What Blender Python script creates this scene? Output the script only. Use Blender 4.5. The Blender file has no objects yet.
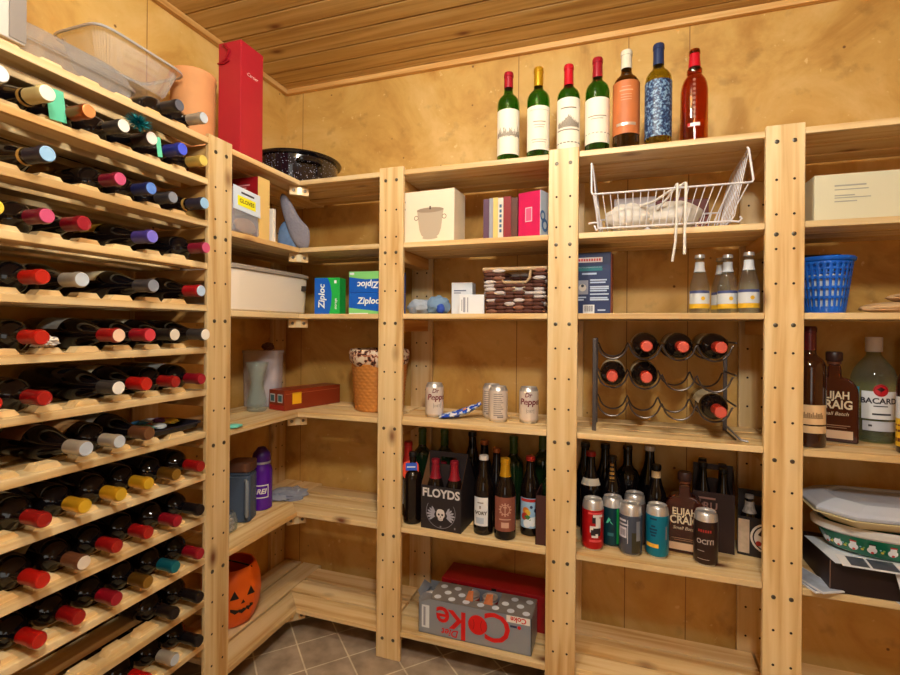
import bpy, bmesh, math, random
from mathutils import Matrix, Vector, noise
C = bpy.context.scene.collection
SC = bpy.context.scene
PI = math.pi
R = math.radians
random.seed(7)

# ------------------------------------------------------------------ camera, light, exposure
F_PX = 485.54
cam_d = bpy.data.cameras.new('camera')
cam = bpy.data.objects.new('camera', cam_d); C.objects.link(cam)
cam_d.sensor_fit = 'HORIZONTAL'; cam_d.sensor_width = 36.0
cam_d.lens = 36.0 * F_PX / 900.0
cam_d.shift_y = -9.29 / 900.0
cam_d.clip_start = 0.02
CAM_Z = 1.1711
cam.location = (0, 0, CAM_Z)
cam.rotation_mode = 'QUATERNION'
cam.rotation_quaternion = (Matrix.Rotation(R(18.805), 4, 'Z') @ Matrix.Rotation(R(90.02), 4, 'X')
                           @ Matrix.Rotation(R(0.462), 4, 'Z')).to_quaternion()
SC.camera = cam

wd = bpy.data.worlds.new('world'); SC.world = wd; wd.use_nodes = True
wd.node_tree.nodes['Background'].inputs[0].default_value = (1.0, 0.9, 0.75, 1)
wd.node_tree.nodes['Background'].inputs[1].default_value = 0.3

def light(name, kind, loc, power, color, size=0.1, rot=None, size_y=None):
    d = bpy.data.lights.new(name, kind); d.energy = power; d.color = color
    if kind == 'POINT': d.shadow_soft_size = size
    if kind == 'AREA':
        d.size = size
        if size_y: d.shape = 'RECTANGLE'; d.size_y = size_y
    o = bpy.data.objects.new(name, d); C.objects.link(o); o.location = loc
    if rot: o.rotation_euler = rot
    return o
light('ceiling_bulb', 'POINT', (-0.36, 0.74, 2.18), 13.5, (0.97, 1.0, 0.94), 0.035)
light('rear_ceiling_bulb', 'POINT', (0.12, -0.08, 2.2), 37, (0.97, 1.0, 0.94), 0.10)
light('added_fill_light', 'AREA', (0.35, -2.95, 1.15), 3, (1.0, 1.0, 0.94), 0.95, (R(90), 0, 0), 2.0)  # weak area fill added behind the camera to lift shadows, not a known source

SC.view_settings.view_transform = 'Standard'
SC.view_settings.look = 'None'
SC.view_settings.gamma = 1.0
SC.view_settings.use_curve_mapping = False
SC.view_settings.exposure = 0.98

# ------------------------------------------------------------------ materials
def col(r, g, b):
    f = lambda c: (c / 255 / 12.92) if c / 255 <= 0.04045 else ((c / 255 + 0.055) / 1.055) ** 2.4
    return (f(r), f(g), f(b), 1.0)
MC = {}
def newmat(name):
    m = bpy.data.materials.new(name); m.use_nodes = True
    nt = m.node_tree; b = nt.nodes['Principled BSDF']
    return m, nt, b
def mat(name, rgb, rough=0.5, metal=0.0, trans=0.0, coat=0.0, var=0.0, scale=40, bump=0.0, ior=1.45):
    """plain coloured material with a little procedural mottling"""
    if name in MC: return MC[name]
    m, nt, b = newmat(name); MC[name] = m
    c = col(*rgb)
    b.inputs['Base Color'].default_value = c
    b.inputs['Roughness'].default_value = rough; b.inputs['Metallic'].default_value = metal
    b.inputs['Transmission Weight'].default_value = trans; b.inputs['Coat Weight'].default_value = coat
    b.inputs['IOR'].default_value = ior
    if var or bump:
        tc = nt.nodes.new('ShaderNodeTexCoord'); n = nt.nodes.new('ShaderNodeTexNoise')
        n.inputs['Scale'].default_value = scale; n.inputs['Detail'].default_value = 4
        nt.links.new(tc.outputs['Object'], n.inputs['Vector'])
        if var:
            mx = nt.nodes.new('ShaderNodeMix'); mx.data_type = 'RGBA'
            mx.inputs['A'].default_value = tuple(max(0, x * (1 - var)) for x in c[:3]) + (1,)
            mx.inputs['B'].default_value = tuple(min(1, x * (1 + var)) for x in c[:3]) + (1,)
            nt.links.new(n.outputs['Fac'], mx.inputs['Factor']); nt.links.new(mx.outputs['Result'], b.inputs['Base Color'])
        if bump:
            bp = nt.nodes.new('ShaderNodeBump'); bp.inputs['Strength'].default_value = bump; bp.inputs['Distance'].default_value = 0.004
            nt.links.new(n.outputs['Fac'], bp.inputs['Height']); nt.links.new(bp.outputs['Normal'], b.inputs['Normal'])
    return m
def ramp(nt, stops):
    r = nt.nodes.new('ShaderNodeValToRGB'); e = r.color_ramp.elements
    while len(e) < len(stops): e.new(0.5)
    for k, (p, c) in enumerate(stops): e[k].position = p; e[k].color = c
    return r
def pine(name, axis, light_c=(236, 206, 156), mid=(226, 190, 134), dark=(202, 152, 88), knots=True, rough=0.45, tone=0.2):
    if name in MC: return MC[name]
    m, nt, b = newmat(name); MC[name] = m
    tc = nt.nodes.new('ShaderNodeTexCoord'); oi = nt.nodes.new('ShaderNodeObjectInfo')
    ad = nt.nodes.new('ShaderNodeVectorMath'); ad.operation = 'ADD'
    mu = nt.nodes.new('ShaderNodeVectorMath'); mu.operation = 'SCALE'; mu.inputs[0].default_value = (7.3, 3.1, 5.7)
    nt.links.new(oi.outputs['Random'], mu.inputs['Scale'])
    nt.links.new(tc.outputs['Object'], ad.inputs[0]); nt.links.new(mu.outputs[0], ad.inputs[1])
    mp = nt.nodes.new('ShaderNodeMapping'); s = [34, 34, 34]; s['xyz'.index(axis)] = 1.6
    mp.inputs['Scale'].default_value = s
    nt.links.new(ad.outputs[0], mp.inputs['Vector'])
    n = nt.nodes.new('ShaderNodeTexNoise'); n.inputs['Scale'].default_value = 1.0; n.inputs['Detail'].default_value = 5
    n.inputs['Distortion'].default_value = 0.6
    nt.links.new(mp.outputs[0], n.inputs['Vector'])
    rp = ramp(nt, [(0.30, col(*dark)), (0.47, col(*mid)), (0.62, col(*light_c))])
    nt.links.new(n.outputs['Fac'], rp.inputs['Fac'])
    out = rp.outputs['Color']
    if knots:
        mk = nt.nodes.new('ShaderNodeMapping'); s2 = [7, 7, 7]; s2['xyz'.index(axis)] = 3.6
        mk.inputs['Scale'].default_value = s2; nt.links.new(ad.outputs[0], mk.inputs['Vector'])
        v = nt.nodes.new('ShaderNodeTexVoronoi'); v.inputs['Scale'].default_value = 1.0
        nt.links.new(mk.outputs[0], v.inputs['Vector'])
        rk = ramp(nt, [(0.03, (1, 1, 1, 1)), (0.10, (0.35, 0.35, 0.35, 1)), (0.16, (0, 0, 0, 1))])
        nt.links.new(v.outputs['Distance'], rk.inputs['Fac'])
        mx = nt.nodes.new('ShaderNodeMix'); mx.data_type = 'RGBA'
        nt.links.new(rk.outputs['Color'], mx.inputs['Factor']); nt.links.new(out, mx.inputs['A'])
        mx.inputs['B'].default_value = col(120, 62, 26); out = mx.outputs['Result']
    # per-object tone
    hs = nt.nodes.new('ShaderNodeHueSaturation')
    mr = nt.nodes.new('ShaderNodeMapRange'); mr.inputs['To Min'].default_value = 1 - tone; mr.inputs['To Max'].default_value = 1 + tone * 0.4
    nt.links.new(oi.outputs['Random'], mr.inputs['Value']); nt.links.new(mr.outputs[0], hs.inputs['Value'])
    nt.links.new(out, hs.inputs['Color']); nt.links.new(hs.outputs['Color'], b.inputs['Base Color'])
    b.inputs['Roughness'].default_value = rough
    bp = nt.nodes.new('ShaderNodeBump'); bp.inputs['Strength'].default_value = 0.12; bp.inputs['Distance'].default_value = 0.002
    nt.links.new(n.outputs['Fac'], bp.inputs['Height']); nt.links.new(bp.outputs['Normal'], b.inputs['Normal'])
    return m
PX, PY, PZ = pine('pine_along_x', 'x'), pine('pine_along_y', 'y'), pine('pine_along_z', 'z')
PRX = pine('pine_rail_x', 'x', (222, 176, 110), (206, 152, 84), (180, 118, 54), False)
PRY = pine('pine_rail_y', 'y', (222, 176, 110), (206, 152, 84), (180, 118, 54), False)
CEIL = pine('ceiling_pine', 'x', (216, 182, 122), (202, 164, 98), (172, 126, 66), True, 0.4)
TRX = pine('trim_pine_x', 'x', (228, 180, 112), (214, 160, 90), (190, 130, 64), False)
TRY = pine('trim_pine_y', 'y', (228, 180, 112), (214, 160, 90), (190, 130, 64), False)

def wall_mat(name, seams, axis):
    m, nt, b = newmat(name)
    tc = nt.nodes.new('ShaderNodeTexCoord')
    n1 = nt.nodes.new('ShaderNodeTexNoise'); n1.inputs['Scale'].default_value = 2.6; n1.inputs['Detail'].default_value = 8; n1.inputs['Roughness'].default_value = 0.62; n1.inputs['Distortion'].default_value = 1.2
    n2 = nt.nodes.new('ShaderNodeTexNoise'); n2.inputs['Scale'].default_value = 14; n2.inputs['Detail'].default_value = 6
    nt.links.new(tc.outputs['Object'], n1.inputs['Vector']); nt.links.new(tc.outputs['Object'], n2.inputs['Vector'])
    r1 = ramp(nt, [(0.32, col(184, 130, 54)), (0.5, col(210, 162, 82)), (0.66, col(222, 180, 108))])
    nt.links.new(n1.outputs['Fac'], r1.inputs['Fac'])
    r2 = ramp(nt, [(0.27, (0.55, 0.5, 0.42, 1)), (0.40, (1, 1, 1, 1))])
    nt.links.new(n2.outputs['Fac'], r2.inputs['Fac'])
    mx = nt.nodes.new('ShaderNodeMix'); mx.data_type = 'RGBA'; mx.blend_type = 'MULTIPLY'; mx.inputs['Factor'].default_value = 0.5
    nt.links.new(r1.outputs['Color'], mx.inputs['A']); nt.links.new(r2.outputs['Color'], mx.inputs['B'])
    out = mx.outputs['Result']
    # small dark specks
    v = nt.nodes.new('ShaderNodeTexVoronoi'); v.inputs['Scale'].default_value = 9
    nt.links.new(tc.outputs['Object'], v.inputs['Vector'])
    rv = ramp(nt, [(0.03, (1, 1, 1, 1)), (0.05, (0, 0, 0, 1))]); nt.links.new(v.outputs['Distance'], rv.inputs['Fac'])
    m2 = nt.nodes.new('ShaderNodeMix'); m2.data_type = 'RGBA'; nt.links.new(rv.outputs['Color'], m2.inputs['Factor'])
    nt.links.new(out, m2.inputs['A']); m2.inputs['B'].default_value = col(120, 78, 34); out = m2.outputs['Result']
    # pale scuffs (worn plaster)
    n3 = nt.nodes.new('ShaderNodeTexNoise'); n3.inputs['Scale'].default_value = 38; n3.inputs['Detail'].default_value = 3
    nt.links.new(tc.outputs['Object'], n3.inputs['Vector'])
    r3 = ramp(nt, [(0.70, (0, 0, 0, 1)), (0.76, (0.6, 0.6, 0.6, 1))]); nt.links.new(n3.outputs['Fac'], r3.inputs['Fac'])
    m3 = nt.nodes.new('ShaderNodeMix'); m3.data_type = 'RGBA'; nt.links.new(r3.outputs['Color'], m3.inputs['Factor'])
    nt.links.new(out, m3.inputs['A']); m3.inputs['B'].default_value = col(236, 206, 140); out = m3.outputs['Result']
    sx = nt.nodes.new('ShaderNodeSeparateXYZ'); nt.links.new(tc.outputs['Object'], sx.inputs[0])
    for s in seams:
        mn = nt.nodes.new('ShaderNodeMath'); mn.operation = 'SUBTRACT'; nt.links.new(sx.outputs[axis], mn.inputs[0]); mn.inputs[1].default_value = s
        ab = nt.nodes.new('ShaderNodeMath'); ab.operation = 'ABSOLUTE'; nt.links.new(mn.outputs[0], ab.inputs[0])
        lt = nt.nodes.new('ShaderNodeMath'); lt.operation = 'LESS_THAN'; lt.inputs[1].default_value = 0.0016; nt.links.new(ab.outputs[0], lt.inputs[0])
        m4 = nt.nodes.new('ShaderNodeMix'); m4.data_type = 'RGBA'; nt.links.new(lt.outputs[0], m4.inputs['Factor'])
        nt.links.new(out, m4.inputs['A']); m4.inputs['B'].default_value = col(150, 100, 44); out = m4.outputs['Result']
    nt.links.new(out, b.inputs['Base Color']); b.inputs['Roughness'].default_value = 0.6
    bp = nt.nodes.new('ShaderNodeBump'); bp.inputs['Strength'].default_value = 0.25; bp.inputs['Distance'].default_value = 0.006
    nt.links.new(n2.outputs['Fac'], bp.inputs['Height']); nt.links.new(bp.outputs['Normal'], b.inputs['Normal'])
    return m
def tile_mat():
    m, nt, b = newmat('floor_tile')
    tc = nt.nodes.new('ShaderNodeTexCoord'); mp = nt.nodes.new('ShaderNodeMapping')
    mp.inputs['Rotation'].default_value = (0, 0, R(-46.75)); mp.inputs['Location'].default_value = (-0.05, -0.044, 0)
    nt.links.new(tc.outputs['Object'], mp.inputs['Vector'])
    br = nt.nodes.new('ShaderNodeTexBrick'); br.offset = 0.0; br.inputs['Scale'].default_value = 1.0
    br.inputs['Brick Width'].default_value = 0.15; br.inputs['Row Height'].default_value = 0.15; br.inputs['Mortar Size'].default_value = 0.0028
    br.inputs['Color1'].default_value = col(158, 138, 118); br.inputs['Color2'].default_value = col(176, 156, 136); br.inputs['Mortar'].default_value = col(220, 206, 180)
    nt.links.new(mp.outputs[0], br.inputs['Vector'])
    n = nt.nodes.new('ShaderNodeTexNoise'); n.inputs['Scale'].default_value = 16; n.inputs['Detail'].default_value = 7
    nt.links.new(tc.outputs['Object'], n.inputs['Vector'])
    rp = ramp(nt, [(0.3, (0.55, 0.52, 0.48, 1)), (0.65, (1.1, 1.08, 1.05, 1))]); nt.links.new(n.outputs['Fac'], rp.inputs['Fac'])
    mx = nt.nodes.new('ShaderNodeMix'); mx.data_type = 'RGBA'; mx.blend_type = 'MULTIPLY'; mx.inputs['Factor'].default_value = 0.85
    nt.links.new(br.outputs['Color'], mx.inputs['A']); nt.links.new(rp.outputs['Color'], mx.inputs['B'])
    nt.links.new(mx.outputs['Result'], b.inputs['Base Color']); b.inputs['Roughness'].default_value = 0.5
    bp = nt.nodes.new('ShaderNodeBump'); bp.inputs['Strength'].default_value = 0.3; bp.inputs['Distance'].default_value = 0.004; bp.invert = True
    nt.links.new(br.outputs['Fac'], bp.inputs['Height']); nt.links.new(bp.outputs['Normal'], b.inputs['Normal'])
    return m
def clear(name, tint=(235, 238, 238), haze=0.12, rough=0.06, gloss=0.0):
    """thin clear wall: transparent + fresnel gloss + some haze"""
    if name in MC: return MC[name]
    m = bpy.data.materials.new(name); m.use_nodes = True; MC[name] = m
    nt = m.node_tree; nt.nodes.remove(nt.nodes['Principled BSDF']); out = nt.nodes['Material Output']
    tr = nt.nodes.new('ShaderNodeBsdfTransparent'); tr.inputs[0].default_value = col(*tint)
    df = nt.nodes.new('ShaderNodeBsdfDiffuse'); df.inputs[0].default_value = col(*tint)
    gl = nt.nodes.new('ShaderNodeBsdfGlossy'); gl.inputs['Roughness'].default_value = rough
    a = nt.nodes.new('ShaderNodeMixShader'); a.inputs[0].default_value = haze
    nt.links.new(tr.outputs[0], a.inputs[1]); nt.links.new(df.outputs[0], a.inputs[2])
    lw = nt.nodes.new('ShaderNodeLayerWeight'); lw.inputs[0].default_value = 0.25
    ad = nt.nodes.new('ShaderNodeMath'); ad.operation = 'MULTIPLY_ADD'; ad.use_clamp = True; ad.inputs[1].default_value = 0.8; ad.inputs[2].default_value = gloss
    nt.links.new(lw.outputs['Facing'], ad.inputs[0])
    p = nt.nodes.new('ShaderNodeMath'); p.operation = 'MULTIPLY'; p.inputs[1].default_value = 0.38; nt.links.new(ad.outputs[0], p.inputs[0])
    b2 = nt.nodes.new('ShaderNodeMixShader'); nt.links.new(p.outputs[0], b2.inputs[0])
    nt.links.new(a.outputs[0], b2.inputs[1]); nt.links.new(gl.outputs[0], b2.inputs[2])
    nt.links.new(b2.outputs[0], out.inputs[0])
    return m

# ------------------------------------------------------------------ mesh builder
_txt = {}
def text_geo(body, size, bold=0.0, shear=0.0):
    key = (body, size, bold, shear)
    if key not in _txt:
        cu = bpy.data.curves.new('t', 'FONT'); cu.body = body; cu.size = size; cu.align_x = 'CENTER'; cu.align_y = 'CENTER'
        cu.offset = bold; cu.shear = shear; cu.resolution_u = 3
        o = bpy.data.objects.new('t', cu); C.objects.link(o)
        dg = bpy.context.evaluated_depsgraph_get(); dg.update()
        me = bpy.data.meshes.new_from_object(o.evaluated_get(dg))
        _txt[key] = ([tuple(v.co) for v in me.vertices], [tuple(p.vertices) for p in me.polygons])
        bpy.data.objects.remove(o); bpy.data.curves.remove(cu); bpy.data.meshes.remove(me)
    return _txt[key]
ID = Matrix.Identity(4)
def TR(x=0, y=0, z=0, rz=0, rx=0, ry=0):
    return Matrix.Translation((x, y, z)) @ Matrix.Rotation(rz, 4, 'Z') @ Matrix.Rotation(ry, 4, 'Y') @ Matrix.Rotation(rx, 4, 'X')
class MB:
    def __init__(s): s.v = []; s.f = []; s.m = []; s.sm = []
    def add(s, vs, fs, m=0, smooth=False, M=ID):
        n = len(s.v); s.v += [M @ Vector(v) for v in vs]
        for f in fs: s.f.append([n + i for i in f]); s.m.append(m); s.sm.append(smooth)
        return s
    def box(s, x0, x1, y0, y1, z0, z1, m=0, M=ID):
        return s.add([(x0,y0,z0),(x1,y0,z0),(x1,y1,z0),(x0,y1,z0),(x0,y0,z1),(x1,y0,z1),(x1,y1,z1),(x0,y1,z1)],
                     [(0,3,2,1),(4,5,6,7),(0,1,5,4),(1,2,6,5),(2,3,7,6),(3,0,4,7)], m, False, M)
    def prism(s, pts, z0, z1, m=0, M=ID, smooth=False):
        n = len(pts)
        a = sum(pts[i][0]*pts[(i+1)%n][1]-pts[(i+1)%n][0]*pts[i][1] for i in range(n))
        if a < 0: pts = pts[::-1]
        vs = [(x,y,z0) for x,y in pts] + [(x,y,z1) for x,y in pts]
        s.add(vs, [tuple(range(n-1,-1,-1)), tuple(range(n,2*n))], m, False, M)
        return s.add(vs, [(i,(i+1)%n,n+(i+1)%n,n+i) for i in range(n)], m, smooth, M)
    def poly(s, pts, m=0, M=ID):           # flat shape in the x-z plane facing -y
        n = len(pts)
        a = sum(pts[i][0]*pts[(i+1)%n][1]-pts[(i+1)%n][0]*pts[i][1] for i in range(n))
        if a < 0: pts = pts[::-1]
        return s.add([(x,0,z) for x,z in pts], [tuple(range(n))], m, False, M)
    def rect(s, x0, x1, z0, z1, m=0, M=ID): return s.poly([(x0,z0),(x1,z0),(x1,z1),(x0,z1)], m, M)
    def disc(s, cx, cz, r, m=0, M=ID, n=24, r2=None):
        r2 = r2 or r
        return s.poly([(cx+r*math.cos(2*PI*i/n), cz+r2*math.sin(2*PI*i/n)) for i in range(n)], m, M)
    def ring(s, cx, cz, r0, r1, m=0, M=ID, n=32, a0=0, a1=2*PI):
        vs = []
        for i in range(n+1):
            a = a0+(a1-a0)*i/n
            vs += [(cx+r0*math.cos(a),0,cz+r0*math.sin(a)),(cx+r1*math.cos(a),0,cz+r1*math.sin(a))]
        return s.add(vs, [(2*i,2*i+1,2*i+3,2*i+2) for i in range(n)], m, False, M)
    def lathe(s, prof, seg=24, m=0, M=ID, sx=1.0, sy=1.0, smooth=True):
        n = len(prof); vs = []; fs = []
        for r, z in prof:
            for k in range(seg):
                a = 2*PI*k/seg; vs.append((r*math.cos(a)*sx, r*math.sin(a)*sy, z))
        for i in range(n-1):
            if prof[i][0] < 1e-6 and prof[i+1][0] < 1e-6: continue
            for k in range(seg):
                k2 = (k+1) % seg
                fs.append((i*seg+k, i*seg+k2, (i+1)*seg+k2, (i+1)*seg+k))
        return s.add(vs, fs, m, smooth, M)
    def tube(s, pts, r, seg=6, m=0, M=ID, closed=False, r2=None):
        pts = [Vector(p) for p in pts]; n = len(pts); vs = []; prev = None
        for i in range(n):
            if closed: t = pts[(i+1)%n]-pts[i-1]
            else: t = pts[min(i+1,n-1)]-pts[max(i-1,0)]
            t.normalize()
            if prev is None:
                u = t.cross(Vector((0,0,1)))
                if u.length < 1e-3: u = t.cross(Vector((1,0,0)))
            else: u = prev - t*prev.dot(t)
            u.normalize(); w = t.cross(u); prev = u
            rr = r if r2 is None else r+(r2-r)*i/(n-1)
            for k in range(seg):
                a = 2*PI*k/seg; vs.append(pts[i]+u*rr*math.cos(a)+w*rr*math.sin(a))
        fs = []
        for i in range(n if closed else n-1):
            j = (i+1) % n
            for k in range(seg): fs.append((i*seg+k, i*seg+(k+1)%seg, j*seg+(k+1)%seg, j*seg+k))
        if not closed: fs += [tuple(range(seg-1,-1,-1)), tuple(range((n-1)*seg, n*seg))]
        return s.add(vs, fs, m, True, M)
    def patch(s, r, a0, a1, z0, z1, m=0, M=ID, n=14, r1=None):   # curved label, angle 0 faces -y
        r1 = r if r1 is None else r1; vs = []
        for i in range(n+1):
            a = a0+(a1-a0)*i/n
            vs += [(r*math.sin(a), -r*math.cos(a), z0), (r1*math.sin(a), -r1*math.cos(a), z1)]
        return s.add(vs, [(2*i,2*i+2,2*i+3,2*i+1) for i in range(n)], m, True, M)
    def text(s, body, size, m=0, M=ID, bold=0.0, shear=0.0, sx=1.0):   # facing -y
        vs, fs = text_geo(body, size, bold, shear)
        return s.add([(x*sx, 0, y) for x, y, z in vs], fs, m, False, M)
    def ctext(s, body, size, r, a, z, m=0, bold=0.0, shear=0.0, sx=1.0, rot=0.0):   # wrapped on a cylinder
        vs, fs = text_geo(body, size, bold, shear); o = []
        for x, y, _ in vs:
            x *= sx; X = x*math.cos(rot)-y*math.sin(rot); Y = x*math.sin(rot)+y*math.cos(rot)
            t = a+X/r; o.append((r*math.sin(t), -r*math.cos(t), z+Y))
        return s.add(o, fs, m, False)
    def blob(s, c, rad, amp=0.1, freq=6, seed=0, m=0, flat=None, nu=28, nv=18, M=ID):
        vs = []; fs = []
        for i in range(nv+1):
            th = PI*i/nv
            for k in range(nu):
                ph = 2*PI*k/nu
                d = Vector((math.sin(th)*math.cos(ph), math.sin(th)*math.sin(ph), math.cos(th)))
                q = 1+amp*noise.noise(d*freq+Vector((seed*3.1, seed*1.7, seed)))+amp*0.5*noise.noise(d*freq*2.3+Vector((seed, 5, 2)))
                p = Vector((c[0]+d.x*rad[0]*q, c[1]+d.y*rad[1]*q, c[2]+d.z*rad[2]*q))
                if flat is not None: p.z = max(p.z, flat)
                vs.append(p)
        for i in range(nv):
            for k in range(nu): fs.append((i*nu+k, (i+1)*nu+k, (i+1)*nu+(k+1)%nu, i*nu+(k+1)%nu))
        return s.add(vs, fs, m, True, M)
    def mesh(s, name, mats, sharp=38):
        me = bpy.data.meshes.new(name); me.from_pydata([tuple(v) for v in s.v], [], s.f)
        mats = mats if isinstance(mats, (list, tuple)) else [mats]
        for q in mats: me.materials.append(q)
        me.polygons.foreach_set('material_index', s.m)
        me.polygons.foreach_set('use_smooth', s.sm)
        bm = bmesh.new(); bm.from_mesh(me); bmesh.ops.remove_doubles(bm, verts=bm.verts, dist=1e-6)
        bmesh.ops.dissolve_degenerate(bm, edges=bm.edges, dist=1e-7); bm.to_mesh(me); bm.free()
        if any(s.sm): me.set_sharp_from_angle(angle=R(sharp))
        me.update(); return me
    def build(s, name, mats, parent=None, bevel=0.0, sharp=38, label=None, kind=None):
        o = bpy.data.objects.new(name, s.mesh(name, mats, sharp)); C.objects.link(o)
        if parent: o.parent = parent
        if bevel:
            b = o.modifiers.new('bevel', 'BEVEL'); b.width = bevel; b.segments = 2; b.limit_method = 'ANGLE'; b.angle_limit = R(50)
        if label: o['label'] = label
        if kind: o['kind'] = kind
        return o
def thing(name, label, cat, loc=(0,0,0), rz=0.0, group=None, rot=None):
    o = bpy.data.objects.new(name, None); C.objects.link(o); o.empty_display_size = 0.03
    o.location = loc; o.rotation_euler = rot if rot else (0,0,rz)
    o['label'] = label; o['category'] = cat
    if group: o['group'] = group
    return o
def tag(o, label, cat, group=None):
    o['label'] = label; o['category'] = cat
    if group: o['group'] = group
    return o
def inst(src, parent, loc=None, rot=None):
    o = src.copy(); C.objects.link(o); o.parent = parent
    if loc: o.location = loc
    if rot: o.rotation_euler = rot
    return o

# ------------------------------------------------------------------ layout numbers (metres)
YF, YW = 1.557, 1.882            # front plane of the back shelves, back wall
X0, XW = -1.1357, -1.4496        # front plane of the left shelves, left wall
XB, P, HW = -0.7542, 0.5966, 0.0464
XS = [XB + i*P for i in range(4)]     # posts B, C, D, E
YA = 1.1685                      # rack post
HP = 1.74
Z2, Z3, Z4, Z5, Z6, ZT = 1.4715, 1.2213, 0.8491, 0.4717, 0.1044, 1.727
LV = [ZT, Z2, Z3, Z4, Z5, Z6]
TH = 0.018
ZC = 2.26
XR, YFW = 2.3, -3.1

# ------------------------------------------------------------------ setting
def struct(mb, name, mats, bevel=0.0):
    o = mb.build(name, mats, None, bevel); o['kind'] = 'structure'; return o
struct(MB().box(XW-0.1, XR+0.1, YFW-0.1, YW+0.1, -0.1, 0), 'floor', tile_mat())
W1 = wall_mat('ochre_plaster_back', [-1.359, -0.365, 0.039, 0.24], 0)
W2 = wall_mat('ochre_plaster_left', [1.175, 0.3], 1)
struct(MB().box(XW-0.1, XR+0.1, YW, YW+0.1, 0, ZC+0.05), 'wall_back', W1)
struct(MB().box(XW-0.1, XW, YFW-0.1, YW, 0, ZC+0.05), 'wall_left', W2)
struct(MB().box(XR, XR+0.1, YFW-0.1, YW, 0, ZC+0.05), 'wall_right', W2)
fw = MB(); fw.box(XW, -0.15, YFW-0.1, YFW, 0, ZC); fw.box(0.85, XR, YFW-0.1, YFW, 0, ZC); fw.box(-0.15, 0.85, YFW-0.1, YFW, 2.1, ZC)
struct(fw, 'wall_front', W1)
ce = MB(); y = YW + 0.02; k = 0
while y > YFW - 0.05:
    ce.box(XW-0.02, XR+0.02, y-0.0805, y, ZC, ZC+0.011); y -= 0.0855
ce.box(XW-0.1, XR+0.1, YFW-0.1, YW+0.1, ZC+0.012, ZC+0.06)
struct(ce, 'ceiling', CEIL, 0.0035)
struct(MB().box(XW, XR, YW-0.022, YW, ZC-0.022, ZC), 'trim_1', TRX, 0.003)
struct(MB().box(XW, XW+0.022, 1.02, YW-0.022, ZC-0.022, ZC), 'trim_2', TRY, 0.003)
struct(MB().box(XW, XW+0.022, YFW, 1.018, ZC-0.022, ZC), 'trim_3', TRY, 0.003)

# ------------------------------------------------------------------ shelving
HOLE = mat('screw_hole_dark', (44, 26, 14), 0.8)
STEEL = mat('zinc_bolt', (112, 104, 92), 0.35, 0.9)
bolt_me = MB().lathe([(0,0),(0.0058,0),(0.0058,0.0016),(0.0032,0.0024),(0.003,0.0010),(0,0.0010)], 12).mesh('bolt', STEEL)
def post(parent, w, h, depth, levels, name='post', bolts=True, knotty=None):
    """upright board in its own frame: x across (centre 0), front face at y=0, z up"""
    mb = MB(); mb.box(-w, w, 0, depth, 0, h)
    zs = []
    z = 0.06
    while z < h-0.03: zs.append(z); z += 0.0955
    for z in zs:
        for sx in (-0.021, 0.021):
            if all(abs(z-(l-0.034)) > 0.02 for l in levels):
                mb.disc(sx, z, 0.0036, 1, TR(0, -0.0006, 0), 10)
    o = mb.build(name, [PZ, HOLE], parent)
    bv = o.modifiers.new('bevel', 'BEVEL'); bv.width = 0.0025; bv.segments = 2; bv.limit_method = 'ANGLE'; bv.angle_limit = R(50)
    if bolts:
        for l in levels:
            for sx in (-0.021, 0.021):
                b = bpy.data.objects.new('bolt', bolt_me); C.objects.link(b); b.parent = o
                b.location = (sx, 0.0004, l-0.034); b.rotation_euler = (R(90), 0, 0)
    return o
BW = 0.0935; GAP = 0.0105
def slat_spans(front, sgn=1):
    out = []; p = front
    for k in range(3): out.append((p, p+BW)); p += BW+GAP
    return out

unit = thing('shelving_unit', 'tall open pine shelving with wide bolted posts along the ochre back wall', 'shelves', (0, 0, 0))
for x in XS:
    p = post(unit, HW, HP, 0.018, LV); p.location = (x, YF, 0)
    rp = post(unit, HW, HP-0.03, 0.018, LV, 'rear_post', False); rp.location = (x, YW-0.030, 0)
    for l in LV:
        MB().box(x-0.03, x+0.03, YF+0.0185, YW-0.0305, l-TH-0.045, l-TH-0.0006).build('side_rail', PRY, unit, 0.002)
for i in range(3):
    a, b = XS[i], XS[i+1]
    for l in LV:
        mb = MB(); sp = slat_spans(YF+0.003)
        mb.box(a+HW+0.0008, b-HW-0.0008, sp[0][0], YF+0.0195, l-TH, l)
        mb.box(a+0.004, b-0.004, YF+0.0195, sp[0][1], l-TH, l)
        for q in sp[1:]: mb.box(a+0.004, b-0.004, q[0], q[1] if q is not sp[2] else q[1]-0.012, l-TH, l)
        # rear slat ends in front of the rear posts
        o = mb.build('shelf', PX, unit, 0.0018)
corner = thing('corner_shelving', 'pine corner shelves turning from the left wall into the back wall', 'shelves', (0, 0, 0))
ya = YA+HW+0.001
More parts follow.
